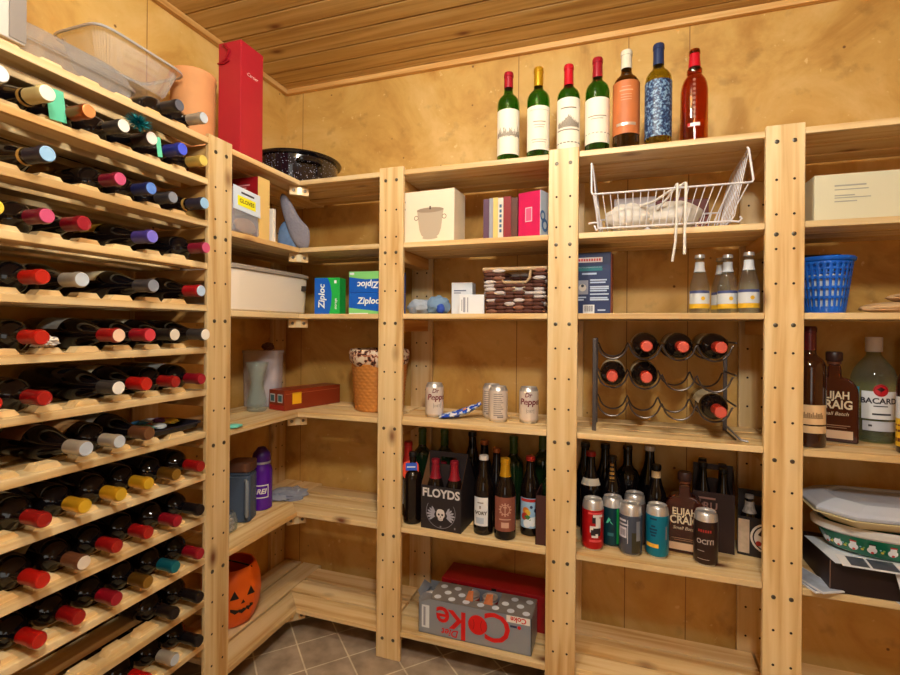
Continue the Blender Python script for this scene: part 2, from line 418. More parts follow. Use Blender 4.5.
for l in LV:
    mb = MB()
    mb.prism([(X0-BW, ya), (X0, ya), (X0, YF-0.0005), (X0-BW, YF+BW-0.0005)], l-TH, l)
    mb.box(X0-2*BW-GAP, X0-BW-GAP, ya, YW-0.004, l-TH, l)
    mb.box(XW+0.021, X0-2*BW-2*GAP, ya, YW-0.004, l-TH, l)
    mb.build('shelf', PY, corner, 0.0018)
    mb = MB(); sp = slat_spans(YF)
    xe = XB-HW-0.0008
    mb.prism([(X0+0.0004, YF), (xe, YF), (xe, YF+BW), (X0-BW+0.0004, YF+BW)], l-TH, l)
    for q in sp[1:]: mb.box(X0-BW-GAP+0.001, XB-0.004, q[0], q[1]-0.008, l-TH, l)
    mb.build('shelf', PX, corner, 0.0018)
    bk = MB().box(-0.036, 0.036, -0.009, 0.009, -0.034, 0).build('corner_bracket', PX, corner, 0.002)
    bk.location = (X0-0.016, YF+0.016, l-TH-0.0006); bk.rotation_euler = (0, 0, R(45))
    for sx in (-0.021, 0.021): inst(bpy.data.objects.new('screw', bolt_me), bk, (sx, -0.0085, -0.017), (R(90), 0, 0))
    MB().box(-0.008, 0.010, -0.0105, -0.0092, -0.032, -0.004).build('steel_plate', mat('steel_plate', (220, 205, 170), 0.3, 0.6), bk)
rp = post(corner, HW, HP-0.03, 0.018, LV, 'rear_post', False); rp.rotation_euler = (0, 0, R(90)); rp.location = (XW+0.0190, 1.824, 0)
# ------------------------------------------------------------------ wine rack on the left wall
RZ = [1.709] + [1.588-0.124*i for i in range(12)]        # lower faces of the rack shelves
SLOT = [1.077-0.0812*i for i in range(8)]
YL = 0.40
rack = thing('wine_rack', 'pine wine rack with thirteen notched shelves filling the left wall', 'wine rack', (0, 0, 0))
pa = post(rack, HW, HP, 0.014, [l for l in LV] + []); pa.rotation_euler = (0, 0, R(90)); pa.location = (X0, YA, 0)
pl = post(rack, HW, HP, 0.014, LV); pl.rotation_euler = (0, 0, R(90)); pl.location = (X0, YL-0.04, 0)
for yy in (YA, YL-0.04):
    q = post(rack, HW, HP-0.03, 0.014, [], 'rear_post', False); q.rotation_euler = (0, 0, R(90)); q.location = (XW+0.016, yy, 0)
pad_me = None
def pad_mesh():
    mb = MB(); a, b, h = 0.0290, 0.0185, 0.0130
    y0, y1 = -0.032, 0.000
    prof = [(-a,0),(a,0),(b,h),(-b,h)]
    vs = [(y0, p[0], p[1]) for p in prof] + [(y1, p[0], p[1]) for p in prof]
    mb.add(vs, [(0,1,2,3),(7,6,5,4),(0,4,5,1),(1,5,6,2),(2,6,7,3),(3,7,4,0)])
    return mb.mesh('bottle_rest', PY)
pad_me = pad_mesh()
y0r, y1r = YL+0.008, YA-HW-0.0008
for n, z in enumerate(RZ):
    mb = MB()
    mb.box(X0-0.064, X0-0.001, y0r, y1r, z, z+TH)
    mb.box(X0-0.165, X0-0.105, y0r, y1r, z, z+TH)
    mb.box(X0-0.285, X0-0.225, y0r, y1r, z, z+TH)
    o = mb.build('rack_shelf', PY, rack, 0.0018)
    for i in range(7):
        b = bpy.data.objects.new('bottle_rest', pad_me); C.objects.link(b); b.parent = o
        b.location = (X0-0.018, (SLOT[i]+SLOT[i+1])/2, z+TH-0.0004)
    for yy in (YA, YL-0.04):
        sgn = 1
        lo, hi = (YA-HW+0.004, YA+0.02) if yy == YA else (YL-0.06, YL-0.002)
        MB().box(XW+0.0175, X0-0.0150, lo, hi, z-0.034, z-0.0004).build('side_rail', PRX, rack, 0.0015)

# ------------------------------------------------------------------ bottles
GL = dict(
    dark=mat('dark_bottle_glass', (20, 12, 10), 0.08, coat=0.15),
    black=mat('black_bottle_glass', (14, 10, 13), 0.08, coat=0.15),
    brown=mat('brown_bottle_glass', (52, 22, 12), 0.06, coat=0.6),
    green=mat('green_bottle_glass', (40, 150, 66), 0.05, trans=0.75, ior=1.12),
    olive=mat('olive_bottle_glass', (150, 142, 36), 0.05, trans=0.75, ior=1.12),
    darkolive=mat('dark_olive_glass', (84, 66, 26), 0.05, trans=0.5, ior=1.12),
    amber=mat('amber_bottle_glass', (150, 58, 18), 0.05, trans=0.7, ior=1.12),
    dgreen=mat('deep_green_glass', (24, 44, 22), 0.06, coat=0.5),
)
def prof_scale(pr, H, Rr, rn=1.0): return [(r*Rr, z*H) for r, z in pr]
BORD = [(0,0.012),(0.80,0.0),(0.97,0.006),(1,0.02),(1,0.63),(0.985,0.66),(0.93,0.69),(0.80,0.72),(0.60,0.745),(0.46,0.765),(0.405,0.79),(0.385,0.95),(0.425,0.953),(0.425,0.985),(0.37,1.0),(0,1.0)]
BURG = [(0,0.012),(0.80,0.0),(0.97,0.006),(1,0.02),(1,0.50),(0.98,0.54),(0.92,0.58),(0.80,0.635),(0.62,0.70),(0.47,0.765),(0.40,0.82),(0.385,0.95),(0.43,0.953),(0.43,0.985),(0.37,1.0),(0,1.0)]
BEER = [(0,0.012),(0.85,0.0),(0.98,0.008),(1,0.03),(1,0.55),(0.98,0.59),(0.90,0.64),(0.74,0.70),(0.57,0.76),(0.46,0.83),(0.41,0.94),(0.46,0.945),(0.46,0.975),(0.43,1.0),(0,1.0)]
ROUND = [(0,0.012),(0.85,0.0),(0.98,0.008),(1,0.03),(1,0.52),(0.99,0.57),(0.93,0.63),(0.80,0.68),(0.60,0.72),(0.52,0.735),(0.56,0.75),(0.56,0.79),(0.44,0.81),(0.36,0.95),(0.42,0.955),(0.42,0.98),(0.38,1.0),(0,1.0)]
def slice_prof(pr, z0, z1, off):
    out = []
    def at(z):
        for (r0, a), (r1, b) in zip(pr, pr[1:]):
            if a <= z <= b and b > a: return r0+(r1-r0)*(z-a)/(b-a)
        return pr[-2][0]
    out.append((at(z0)+off, z0))
    out += [(r+off, z) for r, z in pr[1:-1] if z0 < z < z1]
    if z1 >= pr[-1][1]-1e-6: out += [(pr[-2][0]+off, pr[-1][1]+off), (0, pr[-1][1]+off)]
    else: out.append((at(z1)+off, z1))
    return out
_bm = {}
def glass_mesh(kind, H, Rr, g, seg=28):
    key = (id(kind), H, Rr, g)
    if key not in _bm:
        _bm[key] = MB().lathe(prof_scale(kind, H, Rr), seg).mesh('glass', GL[g] if isinstance(g, str) else g)
    return _bm[key]
def hollow(kind, H, Rr, m, seg=36):
    pr = prof_scale(kind, H, Rr); wall = .0022
    inner = [(max(r-wall, .004), z) for r, z in pr[2:-2]]
    inner = [(0, .016), (Rr*.7, .014)]+[(r, max(z, .012)) for r, z in inner if z > .012]
    mb = MB(); mb.lathe(pr, seg); mb.lathe([(r, z) for r, z in inner[::-1]], seg)
    return mb.mesh('glass', m)
def child(name, me, parent, label=None):
    o = bpy.data.objects.new(name, me); C.objects.link(o); o.parent = parent
    if label: o['label'] = label
    return o
def capsule(parent, kind, H, Rr, z0, m, top=None, z1=None, name='foil_capsule', label=None):
    pr = prof_scale(kind, H, Rr); key = ('cap', id(kind), H, Rr, z0, z1, m.name, top.name if top else '')
    if key not in _bm:
        mb = MB(); sl = slice_prof(pr, z0*H, (z1 or 1.0)*H, 0.0007)
        if top and not z1:
            mb.lathe(sl[:-1], 22, 0); mb.lathe([(sl[-2][0], sl[-2][1]), (sl[-2][0]*0.82, sl[-2][1]+0.0006), (sl[-2][0]*0.78, sl[-2][1]+0.0001), (0, sl[-2][1]+0.0001)], 22, 1)
            _bm[key] = mb.mesh(name, [m, top])
        else: _bm[key] = mb.lathe(sl, 22).mesh(name, m)
    return child(name, _bm[key], parent, label)
def blabel(parent, Rr, z0, z1, a0, a1, m, name='paper_label', label=None, off=0.0007):
    key = ('lab', Rr, z0, z1, a0, a1, m.name, off)
    if key not in _bm: _bm[key] = MB().patch(Rr+off, a0, a1, z0, z1, 0, n=18).mesh(name, m)
    return child(name, _bm[key], parent, label)

# capsule colours:  side, end
CAPS = {
 'red': ((122, 10, 12), (156, 30, 24)), 'bright red': ((148, 12, 9), (182, 36, 24)), 'dark red': ((130, 14, 26), (200, 60, 70)),
 'maroon': ((110, 18, 38), (200, 80, 120)), 'crimson': ((112, 8, 22), (156, 28, 42)), 'white ended red': ((136, 14, 16), (240, 200, 170)),
 'red and pale blue': ((150, 16, 24), (180, 200, 225)), 'black': ((28, 22, 24), (90, 90, 100)), 'shiny black': ((14, 10, 12), (26, 18, 20)),
 'silver': ((176, 166, 152), (206, 216, 230)), 'grey': ((76, 72, 76), (150, 156, 170)), 'white ended black': ((24, 18, 18), (226, 214, 196)),
 'gold': ((206, 152, 30), (226, 180, 50)), 'pale gold': ((204, 172, 90), (236, 214, 110)), 'dark gold': ((96, 64, 20), (150, 110, 40)),
 'teal': ((20, 98, 112), (30, 120, 130)), 'purple': ((52, 42, 110), (120, 110, 210)), 'dark blue': ((26, 32, 78), (90, 130, 210)),
 'blue': ((34, 40, 120), (70, 90, 220)), 'pale blue': ((40, 36, 50), (150, 190, 225)), 'copper': ((150, 70, 26), (226, 150, 90)),
 'yellow': ((222, 180, 50), (238, 200, 70)), 'brown': ((84, 48, 28), (110, 72, 44)), 'white ended brown': ((90, 52, 32), (220, 206, 190)),
 'cream': ((196, 176, 120), (230, 224, 206)), 'white': ((190, 196, 200), (226, 230, 232)), 'green': ((60, 190, 40), (80, 210, 60)),
 'red and white': ((40, 24, 24), (236, 214, 206)), 'black and white': ((50, 44, 42), (236, 226, 214)),
}
def cap_mats(c):
    a, b = CAPS[c]
    met = 0.55 if c in ('silver', 'gold', 'dark gold', 'pale gold', 'copper', 'grey', 'teal') else 0.0
    return mat('capsule_'+c.replace(' ', '_'), a, 0.28, met), mat('capsule_end_'+c.replace(' ', '_'), b, 0.3, met*0.6)
LBL = [mat('label_cream', (222, 206, 170), 0.6, var=0.08), mat('label_ivory', (214, 196, 160), 0.6), mat('label_tan', (176, 132, 84), 0.6),
       mat('label_grey', (150, 146, 140), 0.6), mat('label_gold', (170, 128, 40), 0.4), mat('label_brown', (110, 66, 36), 0.6)]
ORD = ['nearest the post', 'second from the post', 'third from the post', 'fourth from the post', 'fifth from the post', 'sixth from the post', 'seventh from the post']
NTH = ['top', 'second', 'third', 'fourth', 'fifth', 'sixth', 'seventh', 'eighth', 'ninth', 'tenth', 'eleventh', 'twelfth', 'thirteenth']
ROWS = {  # rack shelf: [(slot, capsule, bottle kind, label index or None, extra stick-out)]
 0: [(0, 'silver', 'o', None, .0), (1, 'black', 'o', None, .0)],
 1: [(6, 'white', 'u', 0, .01), (5, 'cream', 'u', None, .01), (4, 'copper', 'o', None, .015), (3, 'black and white', 'o', None, .01), (2, 'red and white', 'u', None, 0), (1, 'blue', 'u', None, .012), (0, 'pale gold', 'o', None, 0)],
 2: [(5, 'pale blue', 'u', None, .02), (3, 'maroon', 'o', None, .0), (2, 'dark blue', 'o', None, .0), (1, 'grey', 'o', None, -.02), (0, 'pale blue', 'u', None, .005)],
 3: [(6, 'yellow', 'o', None, 0), (5, 'maroon', 'o', None, .02), (4, 'crimson', 'u', None, 0), (2, 'purple', 'u', 4, .005), (0, 'maroon', 'o', None, .012)],
 4: [(5, 'bright red', 'o', None, .0), (4, 'silver', 'u', 1, -.005), (2, 'grey', 'u', 0, .01), (0, 'red and pale blue', 'u', 2, -.005)],
 5: [(5, 'bright red', 'o', 2, .0), (3, 'white ended red', 'u', 3, .0), (2, 'dark red', 'u', None, .0), (1, 'white ended black', 'u', 0, -.01), (0, 'black and white', 'u', None, .015)],
 6: [(6, 'bright red', 'o', 1, .0), (5, 'red', 'o', 4, .01), (3, 'black and white', 'u', None, .0), (2, 'bright red', 'u', 1, -.01), (1, 'red', 'o', None, -.005), (0, 'crimson', 'o', 3, .0)],
 7: [(6, 'brown', 'u', 5, -.045), (4, 'silver', 'u', 5, .012), (3, 'silver', 'o', 2, .005), (2, 'brown', 'u', 3, .0)],
 8: [(6, 'red', 'o', 2, -.05), (5, 'red', 'o', 1, .012), (4, 'gold', 'o', None, .01), (3, 'gold', 'o', None, .012), (2, 'gold', 'o', None, .0), (1, 'dark gold', 'o', None, .0), (0, 'red', 'o', None, .0)],
 9: [(5, 'bright red', 'o', None, .008), (4, 'white ended brown', 'o', 1, .008), (3, 'red', 'o', None, .0), (2, 'red', 'o', None, .0), (1, 'crimson', 'o', None, .005), (0, 'shiny black', 'o', None, .0)],
 10: [(6, 'red', 'o', None, .0), (5, 'bright red', 'o', None, .0), (4, 'red', 'o', None, -.006), (3, 'crimson', 'o', None, .0), (2, 'dark gold', 'o', None, .0), (1, 'teal', 'o', None, .0), (0, 'crimson', 'o', None, .0)],
 11: [(1, 'shiny black', 'o', None, .0), (0, 'shiny black', 'o', None, .0)],
 12: [(2, 'bright red', 'o', None, .0), (1, 'silver', 'o', None, .0), (0, 'shiny black', 'o', None, .0)],
}
for row, lst in ROWS.items():
    lst = sorted(lst)
    for rank, (slot, cap, kd, li, stick) in enumerate(lst):
        kind, Rr = (BORD, 0.0368) if kd == 'o' else (BURG, 0.0392)
        H = 0.298
        words = f"wine bottle with {cap} capsule, {ORD[rank]}, {NTH[row]} rack shelf down" if row else f"wine bottle with {cap} capsule lying {ORD[rank]} on top of the rack"
        zt = RZ[row] + TH
        tip = X0 + 0.026 + min(stick, 0.012)
        b = thing('wine_bottle', words, 'wine bottle', (tip-H, SLOT[slot], zt+Rr+0.0022), 0, 'wine bottles lying in the rack',
                  rot=(0, R(90.6), 0))
        child('glass', glass_mesh(kind, H, Rr, 'dark' if (slot+row) % 3 else 'black'), b)
        a, e = cap_mats(cap)
        z0 = 0.825 if kd == 'o' else 0.82
        capsule(b, kind, H, Rr, z0, a, e, label=f"{cap} capsule")
        if li is not None:
            blabel(b, Rr, 0.07, 0.165 if kd == 'o' else 0.145, R(-90-72), R(-90+72), LBL[li])
        if cap in ('pale blue', 'cream'):
            capsule(b, kind, H, Rr, 0.775, mat('capsule_band_gold', (190, 150, 80), 0.3, 0.5), z1=0.80, name='neck_band')

MINT = mat('tag_mint', (96, 196, 160), .5)
def rack_tag(y, x, z, w, h, a):
    t = thing('paper_tag', '', 'tag', (x, y, z), 0, None, rot=(0, R(-8), R(90)+a))
    MB().box(-w/2, w/2, -.0006, .0006, 0, h).build('tag_card', MINT, t); return t
zr2 = RZ[1]+TH
rack_tag(.722, X0-.012, zr2+.008, .040, .066, R(10))['label'] = 'mint green paper tag standing behind the copper-capped bottle on the second rack shelf'
t = rack_tag(.958, X0+.004, zr2+.008, .012, .050, R(-10)); t['label'] = 'mint green neck tag hanging at the blue-capped bottle on the second rack shelf'
mb = MB(); rnd = random.Random(8)
for k in range(420):
    ph, th = rnd.random()*6.283, math.acos(2*rnd.random()-1); d_ = Vector((math.sin(th)*math.cos(ph)*.7, math.sin(th)*math.sin(ph)*1.25, math.cos(th)*.8)); b0 = d_*.005; b1 = d_*(.020+.010*rnd.random()); s_ = Vector((rnd.uniform(-1, 1), rnd.uniform(-1, 1), rnd.uniform(-1, 1)))*.0011
    mb.add([b0-s_, b0+s_, b1+s_*.4, b1-s_*.4], [(0, 1, 2, 3)])
o = mb.build('tinsel_bow', mat('tinsel_teal', (16, 116, 124), .25, .6)); o.location = (X0+.034, .872, zr2+.060)
tag(o, 'teal tinsel bow tucked between the bottle necks on the second rack shelf', 'tinsel')

# ------------------------------------------------------------------ bottles on the top shelf
INK = mat('ink_dark', (60, 48, 40), 0.6); INKL = mat('ink_soft', (150, 132, 112), 0.6)
PAPER = mat('label_paper', (240, 226, 204), 0.6, var=0.03)
TOPY = 1.622
HG = {'green': mat('hollow_green', (96, 176, 84), .02, trans=1.0, ior=1.5), 'olive': mat('hollow_olive', (196, 190, 84), .02, trans=1.0, ior=1.5), 'darkolive': mat('hollow_brown_olive', (150, 120, 60), .02, trans=1.0, ior=1.5), 'amber': mat('hollow_amber', (206, 110, 50), .02, trans=1.0, ior=1.5)}
def acam(x, y): return math.atan2(-x, y)
def label_marks(parent, Rr, a, rows, m, off=0.0011, name='label_print'):
    mb = MB()
    for z, hw, h in rows: mb.patch(Rr+off, a-hw, a+hw, z, z+h, 0, n=8)
    return mb.build(name, m, parent)
tops = [(-0.349, 'green', BORD, .31, .0375, 'dark red', 'cream label with a dark vineyard engraving', 'leftmost of the seven'),
        (-0.248, 'green', BORD, .31, .0375, 'gold', 'tall plain cream label', 'gold-necked'),
        (-0.150, 'green', BORD, .303, .0365, 'red', 'cream label with an engraved house', 'standing over the post top'),
        (-0.060, 'green', BORD, .31, .0375, 'dark red', 'plain cream label over a thin black line', 'right of the post top'),
        (0.027, 'darkolive', BORD, .318, .040, 'white', 'orange label', 'orange-labelled'),
        (0.120, 'olive', BURG, .322, .0385, 'dark blue', 'mottled blue label', 'blue-labelled')]
topcap = {'dark red': mat('capsule_wine_red', (150, 16, 34), 0.3), 'gold': cap_mats('gold')[0], 'red': mat('capsule_scarlet', (190, 16, 34), 0.3),
          'white': mat('capsule_offwhite', (216, 204, 180), 0.35), 'dark blue': mat('capsule_navy', (34, 48, 84), 0.3)}
labels_top = ['green glass wine bottle with engraved vineyard label, leftmost on the top shelf',
 'green glass wine bottle with yellow-gold neck foil on the top shelf',
 'green glass wine bottle with red neck and engraved house label, above the second post',
 'green glass wine bottle with cream label crossed by a black line, top shelf',
 'dark wine bottle with orange label and white neck on the top shelf',
 'olive wine bottle with mottled blue label and blue neck on the top shelf']
BLUEL = None
for i, (x, g, kind, H, Rr, cp, _, _) in enumerate(tops):
    kind2 = BORD
    t = thing('wine_bottle', labels_top[i], 'wine bottle', (x, TOPY, ZT+0.0005), 0, 'bottles lined up on the top shelf')
    child('glass', hollow(kind2, H, Rr, HG[g]), t)
    a = acam(x, TOPY)
    z0 = {0: .83, 1: .80, 2: .78, 3: .80, 4: .82, 5: .80}[i]
    capsule(t, kind2, H, Rr, z0, topcap[cp], label=None)
    if i == 0:
        blabel(t, Rr, .025, .175, a-1.3, a+1.3, PAPER)
        mb = MB(); rnd = random.Random(3)
        for k in range(46):
            aa = a-1.15+2.3*k/45; h0 = .080+rnd.random()*.006
            mb.patch(Rr+.0011, aa, aa+.035, h0, h0+.008+.030*abs(noise.noise((k*.31, 2, 0)))+.012*rnd.random(), 0, n=1)
        mb.build('vineyard_engraving', mat('engraving_brown', (112, 92, 74), .7), t)
    elif i == 1:
        blabel(t, Rr, .028, .172, a-1.25, a+1.25, PAPER)
        label_marks(t, Rr, a+.1, [(.158, .9, .001), (.118, .55, .003), (.108, .5, .002), (.100, .4, .002), (.060, .7, .002), (.052, .6, .002)], INKL)
    elif i == 2:
        blabel(t, Rr, .012, .185, a-1.35, a+1.35, PAPER)
        mb = MB(); rnd = random.Random(5)
        for k in range(40):
            aa = a-1.0+2.0*k/39; mb.patch(Rr+.0011, aa, aa+.04, .090, .100+.022*math.exp(-((k-20)/9.)**2)+.008*rnd.random(), 0, n=1)
        mb.patch(Rr+.0011, a-1.1, a+1.1, .080, .0835, 0); mb.patch(Rr+.0011, a-.7, a+.7, .150, .1535, 0)
        mb.build('house_engraving', mat('engraving_grey', (128, 112, 96), .7), t)
        label_marks(t, Rr, a, [(.040, 1.34, .0028)], INK, name='label_line')
    elif i == 3:
        blabel(t, Rr, .030, .172, a-1.4, a+1.4, PAPER)
        label_marks(t, Rr, a, [(.060, 1.38, .0018)], INK, name='label_line')
        label_marks(t, Rr, a, [(.112, .8, .003), (.104, .5, .002)], INKL)
    elif i == 4:
        blabel(t, Rr, .048, .212, a-1.45, a+1.45, mat('label_orange', (190, 106, 54), .55, var=.08))
        label_marks(t, Rr, a, [(.072, .75, .009)], mat('label_silver', (196, 176, 160), .3, .4))
        label_marks(t, Rr, a, [(.178, .5, .004), (.166, .4, .002), (.158, .4, .002), (.150, .4, .002), (.190, .35, .002)], mat('label_rose', (206, 150, 110), .5), name='label_text_lines')
    else:
        m, nt, b = newmat('label_blue_mottled')
        tc = nt.nodes.new('ShaderNodeTexCoord'); v = nt.nodes.new('ShaderNodeTexVoronoi'); v.inputs['Scale'].default_value = 160; v.feature = 'DISTANCE_TO_EDGE'
        nz = nt.nodes.new('ShaderNodeTexNoise'); nz.inputs['Scale'].default_value = 130; nz.inputs['Detail'].default_value = 4
        nt.links.new(tc.outputs['Object'], nz.inputs['Vector'])
        rp_ = ramp(nt, [(.42, col(18, 34, 70)), (.5, col(40, 72, 116)), (.6, col(130, 160, 186))]); nt.links.new(nz.outputs['Fac'], rp_.inputs['Fac'])
        nt.links.new(rp_.outputs['Color'], b.inputs['Base Color']); b.inputs['Roughness'].default_value = .4
        blabel(t, Rr, .030, .202, a-1.5, a+1.5, m)
t = thing('beer_bottle', 'amber glass beer bottle with red neck, rightmost on the top shelf', 'beer bottle', (0.220, TOPY, ZT+.0005), 0, 'bottles lined up on the top shelf')
child('glass', hollow(ROUND, .288, .0378, HG['amber']), t)
capsule(t, ROUND, .288, .0378, .812, topcap['red'], z1=.953, name='neck_foil')
a = acam(.22, TOPY)
mb = MB()
for k in range(9):
    z = .075+k*.0135
    mb.ring(0, z, .0022, .0036, 0, TR(.0382*math.sin(a), -.0382*math.cos(a), 0, a), 10)
mb.build('embossed_marks', mat('glass_emboss', (196, 140, 110), .2), t)
label_marks(t, .0378, a, [(.046, .42, .010)], mat('print_white', (236, 228, 220), .5), name='printed_band')
label_marks(t, .0378, a-.36, [(.047, .10, .009)], mat('print_red', (206, 40, 40), .5), off=.0015, name='printed_band')

# ------------------------------------------------------------------ things on top of the rack
PLAST = clear('clear_plastic', (236, 234, 232), .20, .06, .16)
PLAST2 = clear('clear_plastic_tray', (232, 228, 224), .24, .07, .18)
def tray(parent, name, w, l, h, flare, rim, m, ribs=False, rimname='rim'):
    """hollow tapered tray, open at the top: w along x, l along y"""
    mb = MB(); n = 84; secs = []
    def outline(sx, sy, k, rib):
        a = 2*PI*k/n; c, s_ = math.cos(a), math.sin(a); e = .32
        px = math.copysign(abs(c)**e, c)*sx; py = math.copysign(abs(s_)**e, s_)*sy
        q = 1 - (rib if k % 2 else 0)
        return px*q, py*q
    vs = []; fs = []
    lev = [(0, 0.0), (.12, .25), (.85, .9), (1.0, 1.0)]
    rings = [(w/2*.6, l/2*.6, 0, 0)] + [(w/2-flare*(1-f), l/2-flare*(1-f), h*z, (.035 if ribs and 0 < z < 1 else 0)) for z, f in lev] + [(w/2+rim, l/2+rim, h, 0), (w/2+rim, l/2+rim, h-.004, 0)]
    for sx, sy, z, rb in rings:
        for k in range(n):
            x, y_ = outline(sx, sy, k, rb); vs.append((x, y_, z))
    for i in range(len(rings)-1):
        for k in range(n): fs.append((i*n+k, i*n+(k+1)%n, (i+1)*n+(k+1)%n, (i+1)*n+k))
    fs.append(tuple(range(n-1, -1, -1)))
    mb.add(vs, fs, 0, True)
    return mb.build(name, m, parent, sharp=30)
RT = RZ[0]+TH
t = thing('plastic_food_container', 'clear ribbed plastic food container with domed lid on top of the wine rack', 'food container', (X0-.160, .800, RT+.001), 0)
tray(t, 'base', .17, .32, .066, .018, .006, PLAST2, True)
lid = MB(); vs = []; fs = []; n = 72
for i, (f, z) in enumerate([(1.06, .0675), (1.06, .071), (1.0, .073), (.94, .095), (.80, .110), (.5, .116), (0.02, .118)]):
    for k in range(n):
        a = 2*PI*k/n; c, s_ = math.cos(a), math.sin(a)
        q = f*(1-(.02 if (k % 4 < 2 and 1 < i < 5) else 0))
        vs.append((math.copysign(abs(c)**.34, c)*.085*q, math.copysign(abs(s_)**.34, s_)*.160*q, z))
for i in range(6):
    for k in range(n): fs.append((i*n+k, i*n+(k+1)%n, (i+1)*n+(k+1)%n, (i+1)*n+k))
lid.add(vs, fs, 0, True); lid.build('lid', PLAST, t, sharp=30)
t = thing('plastic_tray', 'shiny clear plastic roasting tray with wide rim tilted over the ribbed container', 'tray', (X0-.192, 1.000, RT+.1215), 0, rot=(R(-1.5), R(0), 0))
tray(t, 'tray_body', .17, .25, .085, .030, .010, PLAST2, True)
mb = MB(); pts = [(math.copysign(abs(math.cos(2*PI*k/60))**.32, math.cos(2*PI*k/60))*.095, math.copysign(abs(math.sin(2*PI*k/60))**.32, math.sin(2*PI*k/60))*.135, .084) for k in range(60)]
mb.tube(pts, .0035, 6, closed=True); mb.build('rolled_rim', mat('rim_plastic', (206, 202, 198), .18, .35), t)
t = thing('paper_box', 'white paper box with grey edge at the left end of the rack top', 'box', (X0-.034, .558, RT+.0135), R(1))
MB().box(-.026, .026, -.10, .10, 0, .30).build('box_body', mat('box_offwhite', (190, 182, 172), .5, var=.05), t, .002)
MB().box(.0265, .028, .070, .10, .004, .296).build('grey_edge', mat('box_grey', (128, 116, 108), .5), t)
t = thing('terracotta_pot', 'tall terracotta wine cooler beside the red gift box on top', 'pot', (X0-.16, 1.215, ZT+.0046), 0)
mb = MB(); mb.lathe([(0,0),(.060,0),(.0635,.004),(.0665,.225),(.0685,.228),(.0685,.244),(.065,.248),(.058,.246),(.056,.22),(.053,.02),(0,.018)], 40)
mb.build('pot_body', mat('terracotta', (212, 146, 92), .75, var=.12, scale=18, bump=.1), t)
t = thing('gift_box', 'tall red bottle gift box standing on the top left shelf', 'gift box', (X0-.047, 1.301, ZT+.0005), R(0))
RED = mat('gift_red', (168, 28, 42), .38, var=.05)
MB().box(-.045, .045, -.052, .052, 0, .362).build('box_body', RED, t, .002)
mb = MB(); mb.text('Cartier', .017, 0, TR(.0455, 0, .265, R(90)), shear=.35); mb.build('lettering', mat('print_pale_pink', (240, 190, 180), .4), t)
mb = MB(); mb.tube([(-.0447,-.040,.36),(-.02,-.0545,.352),(.0,-.0555,.33),(-.012,-.0555,.308),(-.035,-.0545,.296)], .0042, 6)
mb.tube([(-.045,-.0545,.296),(-.02,-.0550,.293),(.0,-.0550,.300)], .003, 6)
mb.build('ribbon', mat('ribbon_red', (150, 12, 26), .4), t)
# speckled stock pot
t = thing('stock_pot', 'black speckled enamel stock pot in the corner of the top shelf', 'pot', (-1.246, 1.690, ZT+.0005), 0)
m, nt, b = newmat('speckled_enamel')
tc = nt.nodes.new('ShaderNodeTexCoord'); v = nt.nodes.new('ShaderNodeTexVoronoi'); v.inputs['Scale'].default_value = 130
nt.links.new(tc.outputs['Object'], v.inputs['Vector'])
rp_ = ramp(nt, [(.12, col(190, 186, 196)), (.24, col(22, 18, 26))]); nt.links.new(v.outputs['Distance'], rp_.inputs['Fac'])
nt.links.new(rp_.outputs['Color'], b.inputs['Base Color']); b.inputs['Roughness'].default_value = .12; b.inputs['Coat Weight'].default_value = .7
mb = MB(); mb.lathe([(0,0),(.135,0),(.150,.010),(.158,.04),(.163,.104),(.163,.110),(.158,.110),(.154,.04),(.14,.012),(0,.010)], 56, 0)
mb.build('pot_body', m, t)
MB().lathe([(.160,.104),(.174,.106),(.179,.112),(.177,.118),(.160,.114),(.158,.108)], 56).build('rim', mat('enamel_black', (16, 14, 18), .12, coat=.6), t)
for ang in (R(-38), R(142)):
    mb = MB(); pts = [(.160, -.045, 0), (.180, -.040, .004), (.192, -.02, .006), (.192, .02, .006), (.180, .040, .004), (.160, .045, 0)]
    mb.tube(pts, .0075, 8, 0, TR(0, 0, .076, ang)); mb.build('handle', mat('enamel_black', (16, 14, 18), .12), t)

# ------------------------------------------------------------------ left corner, second shelf
z = Z2+.0006
t = thing('boxed_book_set', 'tall dark red box with cream side behind the bag of gloves', 'box', (-1.265, 1.389, z), R(0))
MB().box(-.11, .103, -.029, .029, 0, .215).build('box_body', mat('box_dark_red', (150, 16, 26), .4), t, .0015)
MB().box(.1032, .1048, -.029, .029, 0, .215).build('cream_side', mat('box_buff', (230, 192, 118), .5), t)
mb = MB(); M_ = TR(0, -.0296, 0); mb.rect(.005, .075, .085, .165, 0, M_); mb.build('picture_patch', mat('patch_beige', (196, 150, 120), .5), t)
mb = MB(); mb.rect(-.01, .07, .185, .190, 0, M_); mb.rect(0, .055, .176, .180, 0, M_); mb.build('title_lines', mat('print_pink', (226, 150, 150), .5), t)
t = thing('zip_bag_of_gloves', 'clear zip bag of gloves with yellow label on the left corner shelf', 'bag', (-1.150, 1.287, z), R(90), rot=(R(-5), 0, R(90)))
mb = MB(); mb.box(-.062, .060, -.0105, .0095, .001, .142); mb.build('bag_film', clear('bag_film', (232, 234, 240), .25, .1, .05), t, .008)
mb = MB(); M_ = TR(0, -.0115, 0, ry=R(4)); mb.prism([(-.062, -.0012), (.060, -.0012), (.060, .0), (-.062, .0)], .070, .148, 0, M_)
mb.build('header_card', mat('card_blue_white', (206, 216, 232), .5), t)
mb = MB(); mb.prism([(-.044, -.0024), (.036, -.0024), (.036, -.0014), (-.044, -.0014)], .086, .118, 0, M_); mb.build('label_panel', mat('label_yellow', (238, 226, 30), .5), t)
